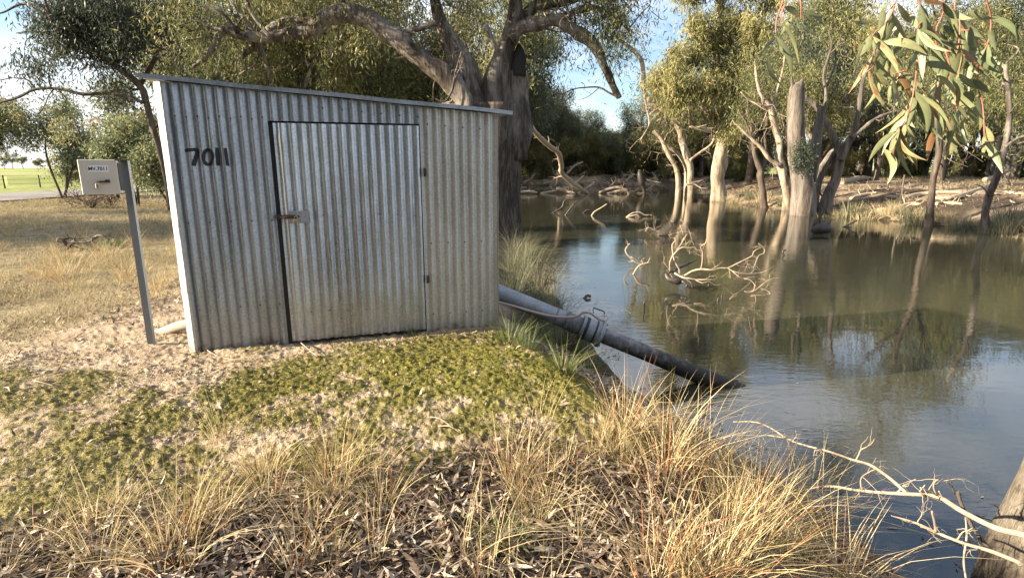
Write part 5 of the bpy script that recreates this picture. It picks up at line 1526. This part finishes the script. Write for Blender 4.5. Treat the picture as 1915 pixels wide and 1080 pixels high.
# the main snag in the river: bright stems above a dark sodden butt
def c6(x, y, Y, w): u, v = 1180 + x / 4.91, 380 + y / 4.91; return (*P(u, v, Y), rad(w / 4.91, Y))
snag = thing('river_snag', 'branching bleached dead limb rising out of the water in mid river', 'dead branch', tuple(P(1262, 545, 9.9)))
so_ = np.array(P(1262, 545, 9.9))
mb = MB(); srng = np.random.default_rng(31)
stems = [
    [c6(400, 700, 9.9, 22), c6(490, 665, 9.85, 20), c6(560, 622, 9.8, 19), c6(650, 603, 9.7, 19), c6(740, 612, 9.6, 17), c6(820, 595, 9.6, 16), c6(890, 595, 9.6, 14), c6(960, 560, 9.6, 12), c6(1050, 515, 9.6, 10), c6(1115, 480, 9.6, 9), c6(1125, 445, 9.6, 8), c6(1170, 415, 9.6, 7), c6(1215, 412, 9.65, 6)],
    [c6(1120, 610, 9.5, 6), c6(1145, 540, 9.5, 7), c6(1175, 475, 9.5, 8), c6(1218, 462, 9.5, 8), c6(1222, 410, 9.5, 7), c6(1170, 368, 9.5, 4)],
    [c6(640, 605, 9.7, 11), c6(655, 540, 9.7, 11), c6(655, 440, 9.7, 10), c6(637, 400, 9.7, 9), c6(685, 365, 9.7, 9), c6(695, 320, 9.7, 8)],
    [c6(445, 650, 9.9, 15), c6(440, 600, 9.9, 14), c6(400, 530, 9.9, 14), c6(385, 460, 9.95, 13), c6(378, 380, 10, 12), c6(405, 345, 10, 8), c6(403, 310, 10, 5)],
    [c6(360, 640, 9.9, 12), c6(355, 560, 9.9, 13), c6(375, 495, 9.85, 13), c6(420, 440, 9.8, 14), c6(470, 405, 9.8, 14), c6(530, 410, 9.8, 12), c6(585, 402, 9.8, 10), c6(602, 430, 9.8, 6)],
    [c6(420, 430, 9.8, 10), c6(460, 375, 9.9, 12), c6(490, 320, 9.9, 11), c6(518, 280, 9.9, 8)], [c6(460, 385, 9.9, 7), c6(510, 365, 9.9, 7), c6(560, 345, 9.9, 6), c6(580, 390, 9.9, 5)],
    [c6(485, 300, 10, 7), c6(470, 250, 10, 8), c6(448, 200, 10, 6)], [c6(440, 290, 10, 5), c6(430, 268, 10, 5), c6(465, 262, 10, 3)], [c6(560, 345, 10, 5), c6(540, 270, 10, 5), c6(510, 210, 10, 5), c6(455, 150, 10, 3)],
    [c6(400, 640, 9.8, 16), c6(470, 680, 9.7, 15), c6(530, 688, 9.6, 14), c6(600, 700, 9.6, 12), c6(680, 700, 9.55, 9), c6(780, 698, 9.5, 5)], [c6(590, 700, 9.6, 8), c6(650, 730, 9.5, 7), c6(720, 715, 9.5, 6), c6(770, 750, 9.5, 5), c6(840, 740, 9.5, 3)],
    [c6(890, 597, 9.6, 10), c6(930, 620, 9.55, 9), c6(1000, 640, 9.5, 8), c6(1090, 645, 9.5, 6), c6(1200, 635, 9.5, 5), c6(1250, 608, 9.5, 3)], [c6(930, 622, 9.5, 7), c6(980, 665, 9.4, 7), c6(1020, 690, 9.4, 7), c6(1080, 680, 9.4, 6), c6(1155, 675, 9.4, 5)],
    [c6(1040, 695, 9.4, 6), c6(1090, 700, 9.35, 6), c6(1140, 755, 9.3, 6), c6(1120, 800, 9.2, 5)], [c6(1040, 805, 9.0, 5), c6(1080, 820, 9.0, 7), c6(1150, 790, 9.0, 7), c6(1210, 740, 9.0, 6), c6(1270, 700, 9.0, 6), c6(1315, 690, 9.0, 4)],
    [c6(905, 880, 8.75, 5), c6(945, 840, 8.8, 6), c6(1010, 800, 8.9, 4)], [c6(960, 560, 9.6, 6), c6(1010, 580, 9.6, 6), c6(1080, 590, 9.6, 5), c6(1160, 580, 9.6, 4)], [c6(1050, 520, 9.6, 5), c6(1080, 560, 9.6, 5), c6(1120, 580, 9.6, 3)],
    [c6(905, 615, 9.6, 5), c6(912, 685, 9.5, 4)], [c6(1270, 700, 9, 4), c6(1272, 655, 9, 3)], [c6(1100, 848, 8.8, 6), c6(1180, 842, 8.8, 6), c6(1245, 850, 8.8, 4)], [c6(1190, 780, 9, 4), c6(1250, 800, 9, 4), c6(1280, 830, 8.9, 4)],
    [c6(300, 540, 9.9, 4), c6(345, 600, 9.9, 5), c6(360, 640, 9.9, 6)], [c6(305, 490, 9.9, 3), c6(303, 540, 9.9, 4)],
]
for i, l in enumerate(stems):
    s = limb(mb, [q[:3] for q in l], [max(q[3], .004) for q in l], 2, 6, .3, 40 + i)
    for k in range(3):
        t_ = s[srng.integers(len(s) // 4, len(s))]
        grow_twigs(mb, t_[:3], srng.normal(size=3) + (0, 0, .1), srng.uniform(.08, .24), min(.006, t_[3] * .6), 1, srng, sides=4)
mb.v = [v - so_ for v in mb.v]; mb.build('bleached_stems', M['dead_wood'], snag)
mb = MB()
for i, l in enumerate([[c6(320, 640, 9.95, 26), c6(350, 690, 9.9, 60), c6(420, 710, 9.85, 70), c6(480, 720, 9.8, 40), c6(520, 760, 9.6, 20)], [c6(390, 620, 9.9, 22), c6(470, 580, 10, 22), c6(540, 545, 10, 20), c6(610, 510, 10, 8)],
                       [c6(340, 640, 9.9, 20), c6(375, 620, 9.9, 24), c6(400, 650, 9.9, 20)], [c6(500, 690, 9.7, 14), c6(550, 730, 9.6, 14), c6(565, 775, 9.5, 10)]]):
    limb(mb, [q[:3] for q in l], [q[3] for q in l], 5, 9, .35, 90 + i)
mb.v = [v - so_ for v in mb.v]; mb.build('sodden_butt', M['wet_wood'], snag)

def W(u, v, r, z=0.0): return (*PZ(u, v, WATER + z), r)
def WY(u, v, Y, w): return (*P(u, v, Y), rad(w, Y))
yw = lambda u, v: PZ(u, v, WATER)[1]
y0 = yw(1242, 440)
dead('water_snag', 'small tangled root clump with curled twigs beyond the main bleached limb', 'dead branch',
     [[WY(1230, 440, y0, 8), WY(1243, 434, y0, 14), WY(1252, 441, y0, 6)], [WY(1240, 436, y0, 3), WY(1225, 430, y0, 3), WY(1212, 426, y0, 2.5), WY(1206, 433, y0, 1.5)], [WY(1250, 438, y0, 4), WY(1258, 425, y0, 4), WY(1254, 415, y0, 2)], [WY(1225, 430, y0, 2.5), WY(1222, 417, y0, 2)]], 51, 'dead_wood', (.35, 2), 26)
y0 = yw(1535, 440)
dead('water_stump', 'dark sodden stump with one thin crooked stem rising from it near the far bank', 'stump',
     [[WY(1520, 434, y0, 10), WY(1530, 428, y0, 24), WY(1545, 428, y0, 22), WY(1550, 434, y0, 8)], [WY(1533, 425, y0, 5), WY(1534, 405, y0, 4), WY(1540, 390, y0, 4), WY(1539, 372, y0, 3), WY(1533, 358, y0, 3), WY(1530, 345, y0, 2)], [WY(1523, 428, y0, 6), WY(1522, 418, y0, 4)], [WY(1548, 428, y0, 6), WY(1550, 416, y0, 4)]], 52, 'wet_wood', (.3, 1), 6, gn=.4)
y0 = yw(1206, 362)
dead('water_stump', 'black upright snag standing in the water before the tangled far timber', 'stump',
     [[WY(1207, 368, y0, 6), WY(1203, 350, y0, 7), WY(1200, 340, y0, 12), WY(1197, 325, y0, 11), WY(1196, 317, y0, 4)], [WY(1200, 340, y0, 8), WY(1206, 335, y0, 6), WY(1207, 330, y0, 3)]], 53, 'wet_wood', (.4, 1), 3)
sticks = [([(1569, 424), (1583, 422), (1603, 412)], 'pale stick pair poking from the water right of the dark stump'), ([(1105, 403), (1112, 396), (1125, 388), (1135, 381)], 'single pale stick leaning up from the water in the far reach'),
          ([(1030, 398), (1050, 388), (1056, 375), (1066, 373), (1085, 371)], 'thin dark bough reaching over the far water beside the big trunk'), ([(1056, 402), (1070, 385), (1080, 375)], 'short dark stick leaning in the far water'),
          ([(1088, 398), (1100, 392), (1110, 397)], 'low dark twig arching over the far water'), ([(1170, 405), (1182, 399), (1196, 397), (1206, 402), (1212, 402)], 'looped pale twig floating in the middle of the far reach'), ([(1171, 404), (1190, 402), (1196, 406)], 'second pale twig inside the floating loop'),
          ([(1215, 495), (1190, 490), (1170, 470), (1178, 455)], 'thin grey twig left of the main bleached limb'), ([(1182, 512), (1195, 497), (1217, 490)], 'low grey twig trailing in the water left of the main limb'),
          ([(1089, 557), (1097, 553), (1105, 554)], 'black curled root just above the water behind the coupling'), ([(1205, 582), (1204, 570), (1206, 563)], 'short black stick standing straight up in the water'),
          ([(1340, 562), (1344, 556), (1340, 552)], 'black hooked twig below the main bleached limb'), ([(1349, 562), (1350, 552)], 'tiny black upright twig below the main bleached limb'), ([(1352, 436), (1358, 432), (1354, 430)], 'tiny black twig in the water past the main limb'),
          ([(1468, 477), (1464, 470), (1470, 467)], 'black hooked twig in the water below the far cream trunk')]
for i, (pts, lab) in enumerate(sticks):
    vmax = max(v for _, v in pts); u0 = [u for u, v in pts if v == vmax][0]; y0 = yw(u0, vmax)
    dark = any(k in lab for k in ('black', 'dark'))
    l = [WY(u, v, y0, (3.2 if y0 > 14 else 7 if 'root' in lab else 4) * (1 - .5 * k / len(pts))) for k, (u, v) in enumerate(pts)]
    l[0] = (l[0][0], l[0][1], l[0][2] - .06, l[0][3])
    ps_ = [l]
    if i == 0: ps_.append([WY(1583, 422, y0, 3), WY(1592, 426, y0 - .3, 2)])
    dead('water_stick', lab, 'stick', ps_, 60 + i, 'wet_wood' if dark else 'dead_wood', (.16, 1), 0 if i > 8 or i in (0, 1) else 3)

# tangle of drowned timber along the far bend
trn = np.random.default_rng(91)
big_logs = [([(965, 362, 46, 5), (985, 358, 46, 6), (1005, 360, 46, 4)], 'pale log lying in the water beside the big trunk'),
            ([(990, 232, 30, 8), (1005, 252, 32, 9), (1030, 275, 36, 9), (1045, 287, 39, 9), (1050, 310, 42, 9), (1050, 322, 43, 9), (1062, 335, 44, 9), (1085, 352, 45, 9), (1100, 362, 46, 6)], 'long crooked dead limb slanting down to the water from the near trunk'),
            ([(1040, 352, 47, 6), (1062, 358, 47, 7), (1075, 362, 46, 4)], 'pale bent log lying at the waterline in the bend'), ([(1010, 362, 47, 5), (1060, 352, 48, 5), (1085, 335, 49, 5), (1092, 328, 49, 3)], 'slanting pale bough in the far timber tangle'),
            ([(1120, 360, 47, 5), (1150, 351, 47, 6), (1170, 355, 47, 5), (1175, 361, 47, 3)], 'heap of pale boughs at the waterline left of the black snag'), ([(1135, 362, 46.5, 4), (1158, 357, 46.5, 5), (1172, 359, 46.5, 3)], 'low pale bough in front of the heap left of the black snag'),
            ([(1080, 362, 48, 4), (1110, 343, 49, 4), (1098, 340, 50, 3)], 'forked pale bough in the far timber tangle'), ([(1060, 325, 52, 5), (1075, 310, 52, 4), (1090, 303, 52, 3)], 'dead bough leaning above the far timber tangle'), ([(1170, 340, 52, 4), (1180, 330, 52, 5), (1187, 326, 52, 3)], 'short pale bough leaning by the black snag')]
for i, (l, lab) in enumerate(big_logs):
    dead('drowned_bough', lab, 'dead branch', [[WY(u, v, Y, w) for u, v, Y, w in l]], 120 + i, 'dead_wood', (.9, 2), 6 if i != 1 else 5, gn=.25)
for i in range(20):
    u = trn.uniform(970, 1250); Y = trn.uniform(49, 62); b0 = P(u, 340, Y); b0[2] = max(gz(b0[0], b0[1]), WATER) + trn.uniform(0, .8)
    a = trn.uniform(0, 6.28); d = np.array((math.cos(a), math.sin(a) * .5, trn.uniform(-.15, .45))); ln = trn.uniform(1.5, 4)
    l = [(*(b0 + d * ln * t + trn.normal(size=3) * .15), .09 * (1 - .7 * t)) for t in (0, .35, .7, 1)]
    dead('drowned_bough', 'weathered dead bough jumbled in the timber tangle at the far bend', 'dead branch', [l], 150 + i, 'dead_wood', (.9, 2), 6, group='boughs jumbled at the far bend')
# fallen logs on the right bank
for i, (l, lab) in enumerate([([(1655, 371, 6), (1690, 372, 8), (1720, 368, 9), (1760, 364, 8), (1800, 363, 5)], 'long pale fallen log lying up the right bank behind the thin waterline trunk'), ([(1745, 376, 7), (1790, 372, 9), (1850, 352, 7), (1880, 345, 4)], 'long grey fallen log slanting up the right bank'),
                              ([(1640, 400, 9), (1670, 394, 8), (1700, 386, 7), (1720, 384, 4)], 'pale knotty log on the low right bank by the reeds'), ([(1750, 385, 6), (1765, 381, 6), (1800, 383, 5)], 'short pale log right of the thin waterline trunk'),
                              ([(1840, 340, 9), (1880, 334, 10), (1915, 326, 9), (1940, 322, 6)], 'sunlit pale log at the top of the right bank by the edge'), ([(1560, 330, 10), (1610, 326, 12), (1640, 328, 8)], 'grey fallen timber lying in the woodland shade'),
                              ([(1575, 345, 8), (1600, 338, 10), (1625, 335, 6)], 'grey log in front of the woodland timber'), ([(1790, 330, 5), (1815, 322, 6), (1850, 320, 4)], 'thin grey log before the woodland at the right'), ([(1880, 362, 6), (1915, 366, 7), (1950, 364, 5)], 'dark log lying near the right edge of the bank'),
                              ([(1590, 375, 6), (1620, 366, 7), (1640, 362, 4)], 'thick short log on the sunlit bank right of the twin stems')]):
    pts = [(gpos(u, v), w) for u, v, w in l]
    L__ = [(q[0], q[1], q[2] + rad(w, q[1]) * .7, rad(w, q[1])) for q, w in pts]
    dead('fallen_log', lab, 'log', [L__], 200 + i, 'dead_wood', (.7, 1), 4, gn=.3)
mb = MB(); q = gpos(1683, 384); tube(mb, [q - (0, 0, .2), q + (0, 0, 1.3)], .035, 6)
tag(mb.build('bank_stake', M['bark_dark']), 'thin straight stake standing on the right bank', 'stake')
# dead branch and dry bush on the left flats
def gp(u, v, w, dz=0):
    q = gpos(u, v); return (q[0], q[1], q[2] + dz, rad(w, q[1]))
b0 = gpos(110, 470); yb = b0[1]
dead('fallen_branch', 'forked grey dead branch lying in the dry grass left of the post', 'dead branch',
     [[WY(103, 471, yb, 7), WY(125, 464, yb, 8), WY(140, 452, yb, 8), WY(165, 452, yb, 6), WY(185, 440, yb, 5), WY(205, 448, yb, 3)], [WY(108, 448, yb, 9), WY(120, 452, yb, 8), WY(128, 462, yb, 7)], [WY(150, 453, yb, 4), WY(170, 462, yb, 4), WY(176, 464, yb, 2)],
      [WY(115, 478, yb + .2, 4), WY(160, 468, yb + .2, 4), WY(180, 470, yb + .2, 3)]], 71, 'bark_gum', (.4, 2), 16)
p_ = gpos(172, 390)
rngb = np.random.default_rng(8)
ls = [[(*p_, .02), (*(p_ + np.array((math.cos(a) * .5, math.sin(a) * .5, .45))), .012), (*(p_ + np.array((math.cos(a) * 1.3, math.sin(a) * .8, .6 + .25 * math.sin(a * 3)))), .005)] for a in np.linspace(0, 6, 9)]
tree('dry_bush', 'low brown dry bush at the foot of the roadside saplings', 'bush', ls, [(p_ + np.array((dx, 0, .35)), (.55, .5, .25), 22) for dx in (-.8, 0, .8)], M['bark_dark'], M['litter'], leaf=.10, wid=.2, per=26, sig=.18, seed=41, deadtwigs=30, tone=.35, droop=.2, skip=0)
p_ = gpos(212, 462)
mb = MB(); n = 60
a = rngb.uniform(0, 6.28, n)
leaf_quads(mb, p_ + np.stack([np.cos(a) * .1, np.sin(a) * .1, rngb.uniform(0, .12, n)], 1), np.stack([np.cos(a), np.sin(a), rngb.uniform(.3, 1.2, n)], 1), rngb.uniform(.08, .2, n), rngb.uniform(.03, .06, n), rngb.uniform(.4, .9, n), rngb)
tag(mb.build('weed_plant', M['leaf_sap']), 'small bright green leafy weed beside the fallen forked branch', 'plant')
# thin twiggy shrub between the sedges and the water
y0 = 7.4
dead('twiggy_shrub', 'bare twiggy shrub on the water edge behind the suction pipe', 'shrub', [[WY(1012, 560, y0, 3), WY(1018, 530, y0, 3), WY(1030, 505, y0, 2)], [WY(1018, 535, y0, 2), WY(1035, 510, y0, 2), WY(1042, 494, y0, 1.5)], [WY(1014, 550, y0, 2), WY(1008, 520, y0, 2), WY(1005, 495, y0, 1.5)]], 73, 'bark_dark', (.3, 2), 14)

# ================================================================== PADDOCK FENCE
fence = thing('paddock_fence', 'low wire fence with thin dark posts along the left paddock', 'fence', tuple(P(10, 355, 42)))
fo = np.array(P(10, 355, 42))
prev = None; fp = []
for k in range(-3, 14):
    x = -41 + 2.75 * .14 * k - .0 * k; y = 41.5 + 2.9 * k
    z = gz(x, y); fp.append((x, y, z))
    mb = MB(); tube(mb, [(x, y, z - .2), (x, y, z + 1.05)], .06, 6, gnarl=.15, seed=k)
    mb.v = [v - fo for v in mb.v]; mb.build('post', M['bark_dark'], fence)
for hgt in (.35, .7, 1.0):
    mb = MB(); tube(mb, [(x, y, z + hgt) for x, y, z in fp], .012, 4)
    mb.v = [v - fo for v in mb.v]; mb.build('wire', M['post_steel'], fence)

# ================================================================== NEAR TREE ON THE RIGHT: trunk foot, limb and hanging sprays
nt_base = np.array((2.62, 2.30, -0.95))
near = thing('near_gum', 'near gum at the right edge with lichen covered trunk foot and hanging sickle leaves', 'tree', tuple(nt_base))
def nloc(mb): mb.v = [v - nt_base for v in mb.v]; return mb
mb = MB()
tr_pts = [(2.75, 2.30, -1.05, .36), (2.775, 2.30, -.62, .335), (2.82, 2.30, -.30, .32), (2.87, 2.30, .05, .31), (2.95, 2.28, .5, .31), (2.96, 2.24, 1.2, .30), (2.92, 2.15, 2.0, .28), (2.70, 2.05, 3.0, .25), (2.6, 2.0, 4.4, .2), (2.7, 2.1, 6.5, .12)]
q = spline(np.array(tr_pts), 22)
tube(mb, q[:, :3], q[:, 3], 64, gnarl=.22, seed=17)
limb(mb, [(2.72, 2.1, 2.7), (2.3, 1.75, 2.95), (1.8, 1.45, 2.75), (1.3, 1.3, 2.45), (.9, 1.25, 2.25)], [.11, .075, .05, .028, .012], 8, 10, .15, 5)
limb(mb, [(2.3, 1.75, 2.95), (1.9, 1.75, 2.65), (1.66, 1.62, 2.32), (1.42, 1.5, 2.20), (1.25, 1.45, 2.24)], [.05, .034, .02, .013, .008], 8, 8, .15, 6)
limb(mb, [(1.9, 1.75, 2.65), (1.78, 1.66, 2.30), (1.60, 1.60, 2.12), (1.52, 1.55, 2.16)], [.02, .014, .010, .006], 8, 8, .15, 7)
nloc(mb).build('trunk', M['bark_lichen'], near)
# hanging sprays: red stems and sickle leaves, in depth between 1.15 and 1.6 m from the eye
lrng = np.random.default_rng(3)
def c7(x, y, Y): return P(1400 + x / 3.177, y / 3.177, Y)
lf = MB()
def stem(pts, w=3.2):
    tw = MB(); p = spline(np.array(pts), 8); tube(tw, p, np.linspace(rad(w, 1.3), rad(w * .5, 1.3), len(p)), 6)
    nloc(tw).build('hanging_twig', M['twig_red'], near)
    return p
def leaf(base, tip, wpx, curve=0.0, tone=None, roll=None):
    """a sickle leaf, 8 rows, folded slightly along the midrib"""
    base = np.asarray(base, float); tip = np.asarray(tip, float)
    ax = tip - base; L = np.linalg.norm(ax); d = ax / L
    roll = lrng.uniform(-1.0, 1.0) if roll is None else roll
    view = unit(base - np.array((0, 0, EYE)))
    s0 = unit(np.cross(d, view)); n0_ = np.cross(s0, d)
    s = s0 * math.cos(roll) + n0_ * math.sin(roll); nn = np.cross(s, d)
    W_ = .70 * rad(2 * wpx, np.linalg.norm(base - (0, 0, EYE))) 
    rows = []; cv = curve * L
    bow = lrng.uniform(-.10, .10) * L
    for t in np.linspace(0, 1, 9):
        w = W_ * .5 * (np.sin(np.pi * min(1, t * 1.02) ** .8) ** .75) * (1 - .25 * t) if 0 < t < 1 else W_ * .03
        c = base + ax * t + s0 * cv * math.sin(math.pi * t) + nn * bow * math.sin(math.pi * t)
        rows += [c - s * w + nn * w * .22, c, c + s * w + nn * w * .22]
    V = np.array(rows); f = []
    for k in range(8):
        f += [(3 * k, 3 * k + 1, 3 * k + 4, 3 * k + 3), (3 * k + 1, 3 * k + 2, 3 * k + 5, 3 * k + 4)]
    tn = np.clip(lrng.normal(.50, .2), 0, .9) if tone is None else tone
    vt = tn + lrng.normal(size=len(V)) * .07 + np.tile([0, .16, 0], len(V) // 3)
    if lrng.random() < .35: vt[-6:] += lrng.uniform(.05, .35)
    if lrng.random() < .2: vt[3 * lrng.integers(1, 8) + (0 if lrng.random() < .5 else 2)] = .95
    lf.add(V, f, np.clip(vt, 0, 1), 0, True)
# stems: (crop bearings, depth)
stems_px = [
    ([(215, -60), (200, 20), (168, 110), (160, 200)], 1.25), ([(215, 30), (195, 90), (205, 140)], 1.25), ([(300, -60), (312, 40), (310, 120)], 1.3),
    ([(900, -40), (870, 20), (845, 90), (800, 150), (745, 200), (735, 240)], 1.30), ([(870, 20), (835, 75), (790, 180), (770, 270), (750, 380), (700, 430)], 1.32),
    ([(1000, -60), (1020, 40), (1045, 110), (1055, 180), (1055, 270)], 1.28), ([(1050, 120), (1010, 150), (1000, 190)], 1.27), ([(1055, 180), (1010, 300), (1000, 400), (985, 520), (960, 640), (930, 730), (880, 760)], 1.30),
    ([(880, 760), (885, 800), (870, 830)], 1.30), ([(985, 520), (1000, 600), (970, 680)], 1.33), ([(1240, -60), (1225, 40), (1250, 100), (1255, 180), (1245, 280), (1225, 350)], 1.42), ([(1255, 180), (1310, 180)], 1.42), ([(1250, 290), (1260, 350)], 1.43),
    ([(1130, -60), (1160, 60), (1120, 160), (1110, 230)], 1.36), ([(1400, -60), (1440, 120), (1420, 260), (1375, 340), (1370, 420)], 1.5), ([(1170, 300), (1200, 420), (1190, 520), (1230, 620), (1260, 740)], 1.45), ([(1110, 230), (1130, 330), (1140, 440), (1120, 560), (1150, 680), (1180, 790)], 1.38),
    ([(1375, 340), (1360, 500), (1390, 620), (1400, 780), (1395, 850)], 1.5), ([(890, 340), (820, 350), (775, 345)], 1.36), ([(930, 420), (860, 440)], 1.36)]
SP = []
for pts, Y in stems_px:
    SP.append((stem([c7(x, y, Y + .012 * math.sin(y * .01 + x)) for x, y in pts]), Y))
leaves_px = [(165, 215, 258, 472, 16, .10), (160, 225, 85, 322, 10, -.05), (115, 320, 212, 520, 11, -.08), (205, 130, 300, 385, 9, .03), (215, 40, 305, 105, 14, .05), (340, 75, 455, 160, 10, .08), (285, 155, 395, 195, 10, .06), (258, 110, 188, 210, 10, 0), (190, 250, 205, 320, 8, 0),
             (840, 8, 770, 48, 10, .1), (800, 50, 772, 185, 15, .05), (762, 118, 612, 122, 9, .10), (722, 212, 662, 335, 16, .10), (735, 318, 592, 558, 12, .05), (845, 112, 930, 238, 13, -.1), (800, 248, 1060, 325, 20, .08), (765, 190, 775, 305, 12, 0), (758, 432, 858, 512, 16, -.12), (885, 22, 1060, 140, 13, -.1),
             (972, 468, 935, 765, 12, .07), (870, 778, 712, 962, 14, -.08), (800, 880, 822, 1095, 19, .20), (875, 785, 862, 1030, 11, -.06), (860, 860, 1002, 1012, 14, .16), (948, 800, 1000, 985, 14, -.18), (1000, 548, 1132, 722, 14, .06), (1062, 560, 1172, 805, 19, .08), (1112, 762, 1062, 955, 15, 0),
             (1245, 758, 1163, 948, 22, .06), (1262, 760, 1306, 882, 12, -.05), (1405, 840, 1460, 922, 9, .05), (1368, 905, 1442, 952, 7, .05), (1070, 160, 1292, 268, 15, -.1), (1090, 258, 1242, 445, 17, -.06), (1318, 160, 1392, 335, 15, -.1), (1250, 440, 1422, 545, 13, -.05), (1440, 338, 1522, 405, 13, 0),
             (1135, 595, 1108, 668, 14, 0), (1180, 530, 1224, 622, 14, 0), (1280, 548, 1330, 612, 16, .1), (1010, 300, 1060, 400, 18, 0), (1060, 330, 1150, 450, 22, .05), (1160, 150, 1290, 240, 12, -.05), (1200, 60, 1330, 110, 11, -.06), (1300, 60, 1480, 110, 14, -.04), (1040, 5, 1180, 30, 12, .0), (1090, 450, 1230, 600, 17, .1), (940, 640, 990, 760, 12, -.1), (1215, 480, 1240, 640, 13, .05), (960, 90, 1000, 170, 13, 0),
             (1040, 190, 1005, 280, 14, .1), (1270, 290, 1400, 420, 14, -.05), (1330, 470, 1440, 560, 12, 0), (1310, 640, 1340, 760, 9, 0), (915, 600, 850, 630, 8, 0), (930, 740, 920, 820, 12, 0)]
for (x0, y0, x1, y1, w, cv) in leaves_px:
    Yb_ = 1.25 if x0 < 500 else 1.28 + .10 * (x0 - 700) / 700
    leaf(c7(x0, y0, Yb_ + lrng.uniform(-.02, .02)), c7(x1, y1, Yb_ + lrng.uniform(-.05, .05)), w, cv, roll=lrng.uniform(-.7, .7))
for p, Y in SP[3:]:
    for k in range(6):
        b_ = p[lrng.integers(len(p) // 5, len(p))]
        d_ = np.array((lrng.normal(.35, .5), lrng.normal(0, .5), -1.0)); L_n = lrng.uniform(.06, .125)
        leaf(b_, b_ + unit(d_) * L_n, lrng.uniform(9, 17), lrng.uniform(-.12, .12))
nloc(lf).build('hanging_leaves', M['leaf_near'], near)

# dead branch lying against the trunk foot
def c8(x, y, Y, w): u, v = 1600 + x / 3.6, 780 + y / 3.6; return (*P(u, v, Y), rad(w / 3.6, Y))
def cB(x, y, Y, w): u, v = 1100 + x / 2.35, 680 + y / 2.35; return (*P(u, v, Y), rad(w / 2.35, Y))
nb1 = [[c8(1240, 830, 1.90, 48), c8(1134, 790, 1.95, 46), c8(1000, 760, 2.02, 44), c8(890, 720, 2.08, 42), c8(700, 620, 2.18, 38), c8(570, 540, 2.26, 34), c8(450, 520, 2.33, 30), c8(350, 515, 2.4, 28), c8(180, 505, 2.5, 24), c8(0, 488, 2.6, 20), cB(1060, 537, 2.72, 12), cB(960, 552, 2.82, 9), cB(860, 578, 2.92, 7), cB(700, 592, 3.02, 4)],
       [c8(350, 512, 2.4, 24), c8(220, 400, 2.5, 22), c8(100, 320, 2.58, 20), c8(0, 290, 2.66, 18), cB(1160, 420, 2.75, 11), cB(1060, 385, 2.8, 10), cB(900, 340, 2.95, 8), cB(800, 280, 3.05, 7), cB(730, 255, 3.1, 5), cB(638, 254, 3.18, 3)], [cB(905, 335, 2.95, 6), cB(850, 322, 3.0, 5), cB(790, 314, 3.05, 3)],
       [cB(1255, 465, 2.6, 6), cB(1205, 495, 2.6, 7), cB(1197, 530, 2.6, 6), cB(1205, 550, 2.58, 4)], [c8(545, 520, 2.27, 12), c8(525, 470, 2.27, 10), c8(535, 430, 2.27, 8), c8(560, 418, 2.27, 5)], [c8(560, 535, 2.27, 14), c8(500, 495, 2.27, 12), c8(435, 472, 2.27, 8)], [c8(590, 545, 2.25, 10), c8(560, 495, 2.25, 7)], [c8(430, 500, 2.3, 10), c8(470, 452, 2.3, 6)]]
dead('dead_branch', 'long bleached forked dead branch reaching left over the water from the near trunk foot', 'dead branch', nb1, 81, 'dead_wood', (.14, 1), 14, gn=.15)
dead('dead_branch', 'shorter bleached dead branch with a knobbed end below the long forked one', 'dead branch',
     [[c8(1110, 985, 1.92, 34), c8(1080, 965, 1.94, 30), c8(900, 895, 2.02, 27), c8(740, 850, 2.08, 24), c8(560, 780, 2.16, 22), c8(430, 720, 2.24, 18), c8(350, 690, 2.3, 14), c8(240, 660, 2.36, 9)], [c8(540, 770, 2.16, 18), c8(530, 700, 2.16, 16), c8(513, 630, 2.16, 14)], [c8(550, 785, 2.16, 16), c8(525, 778, 2.16, 12)]], 82, 'dead_wood', (.10, 1), 8, gn=.2)
dead('dead_branch', 'dark broken stick standing against the near trunk foot', 'dead branch', [[c8(900, 880, 2.12, 30), c8(850, 820, 2.14, 28), c8(790, 740, 2.16, 26), c8(720, 600, 2.2, 24), c8(685, 495, 2.22, 26)], [c8(665, 510, 2.22, 10), c8(650, 470, 2.22, 8), c8(612, 432, 2.22, 5)]], 83, 'bark_dark', (.1, 1), 4)
dead('dead_branch', 'thin pale upright twig crossing the two bleached branches', 'dead branch', [[c8(745, 1100, 2.05, 14), c8(728, 960, 2.1, 14), c8(748, 800, 2.14, 13), c8(740, 670, 2.2, 9)]], 84, 'dead_wood', (.1, 1), 2)
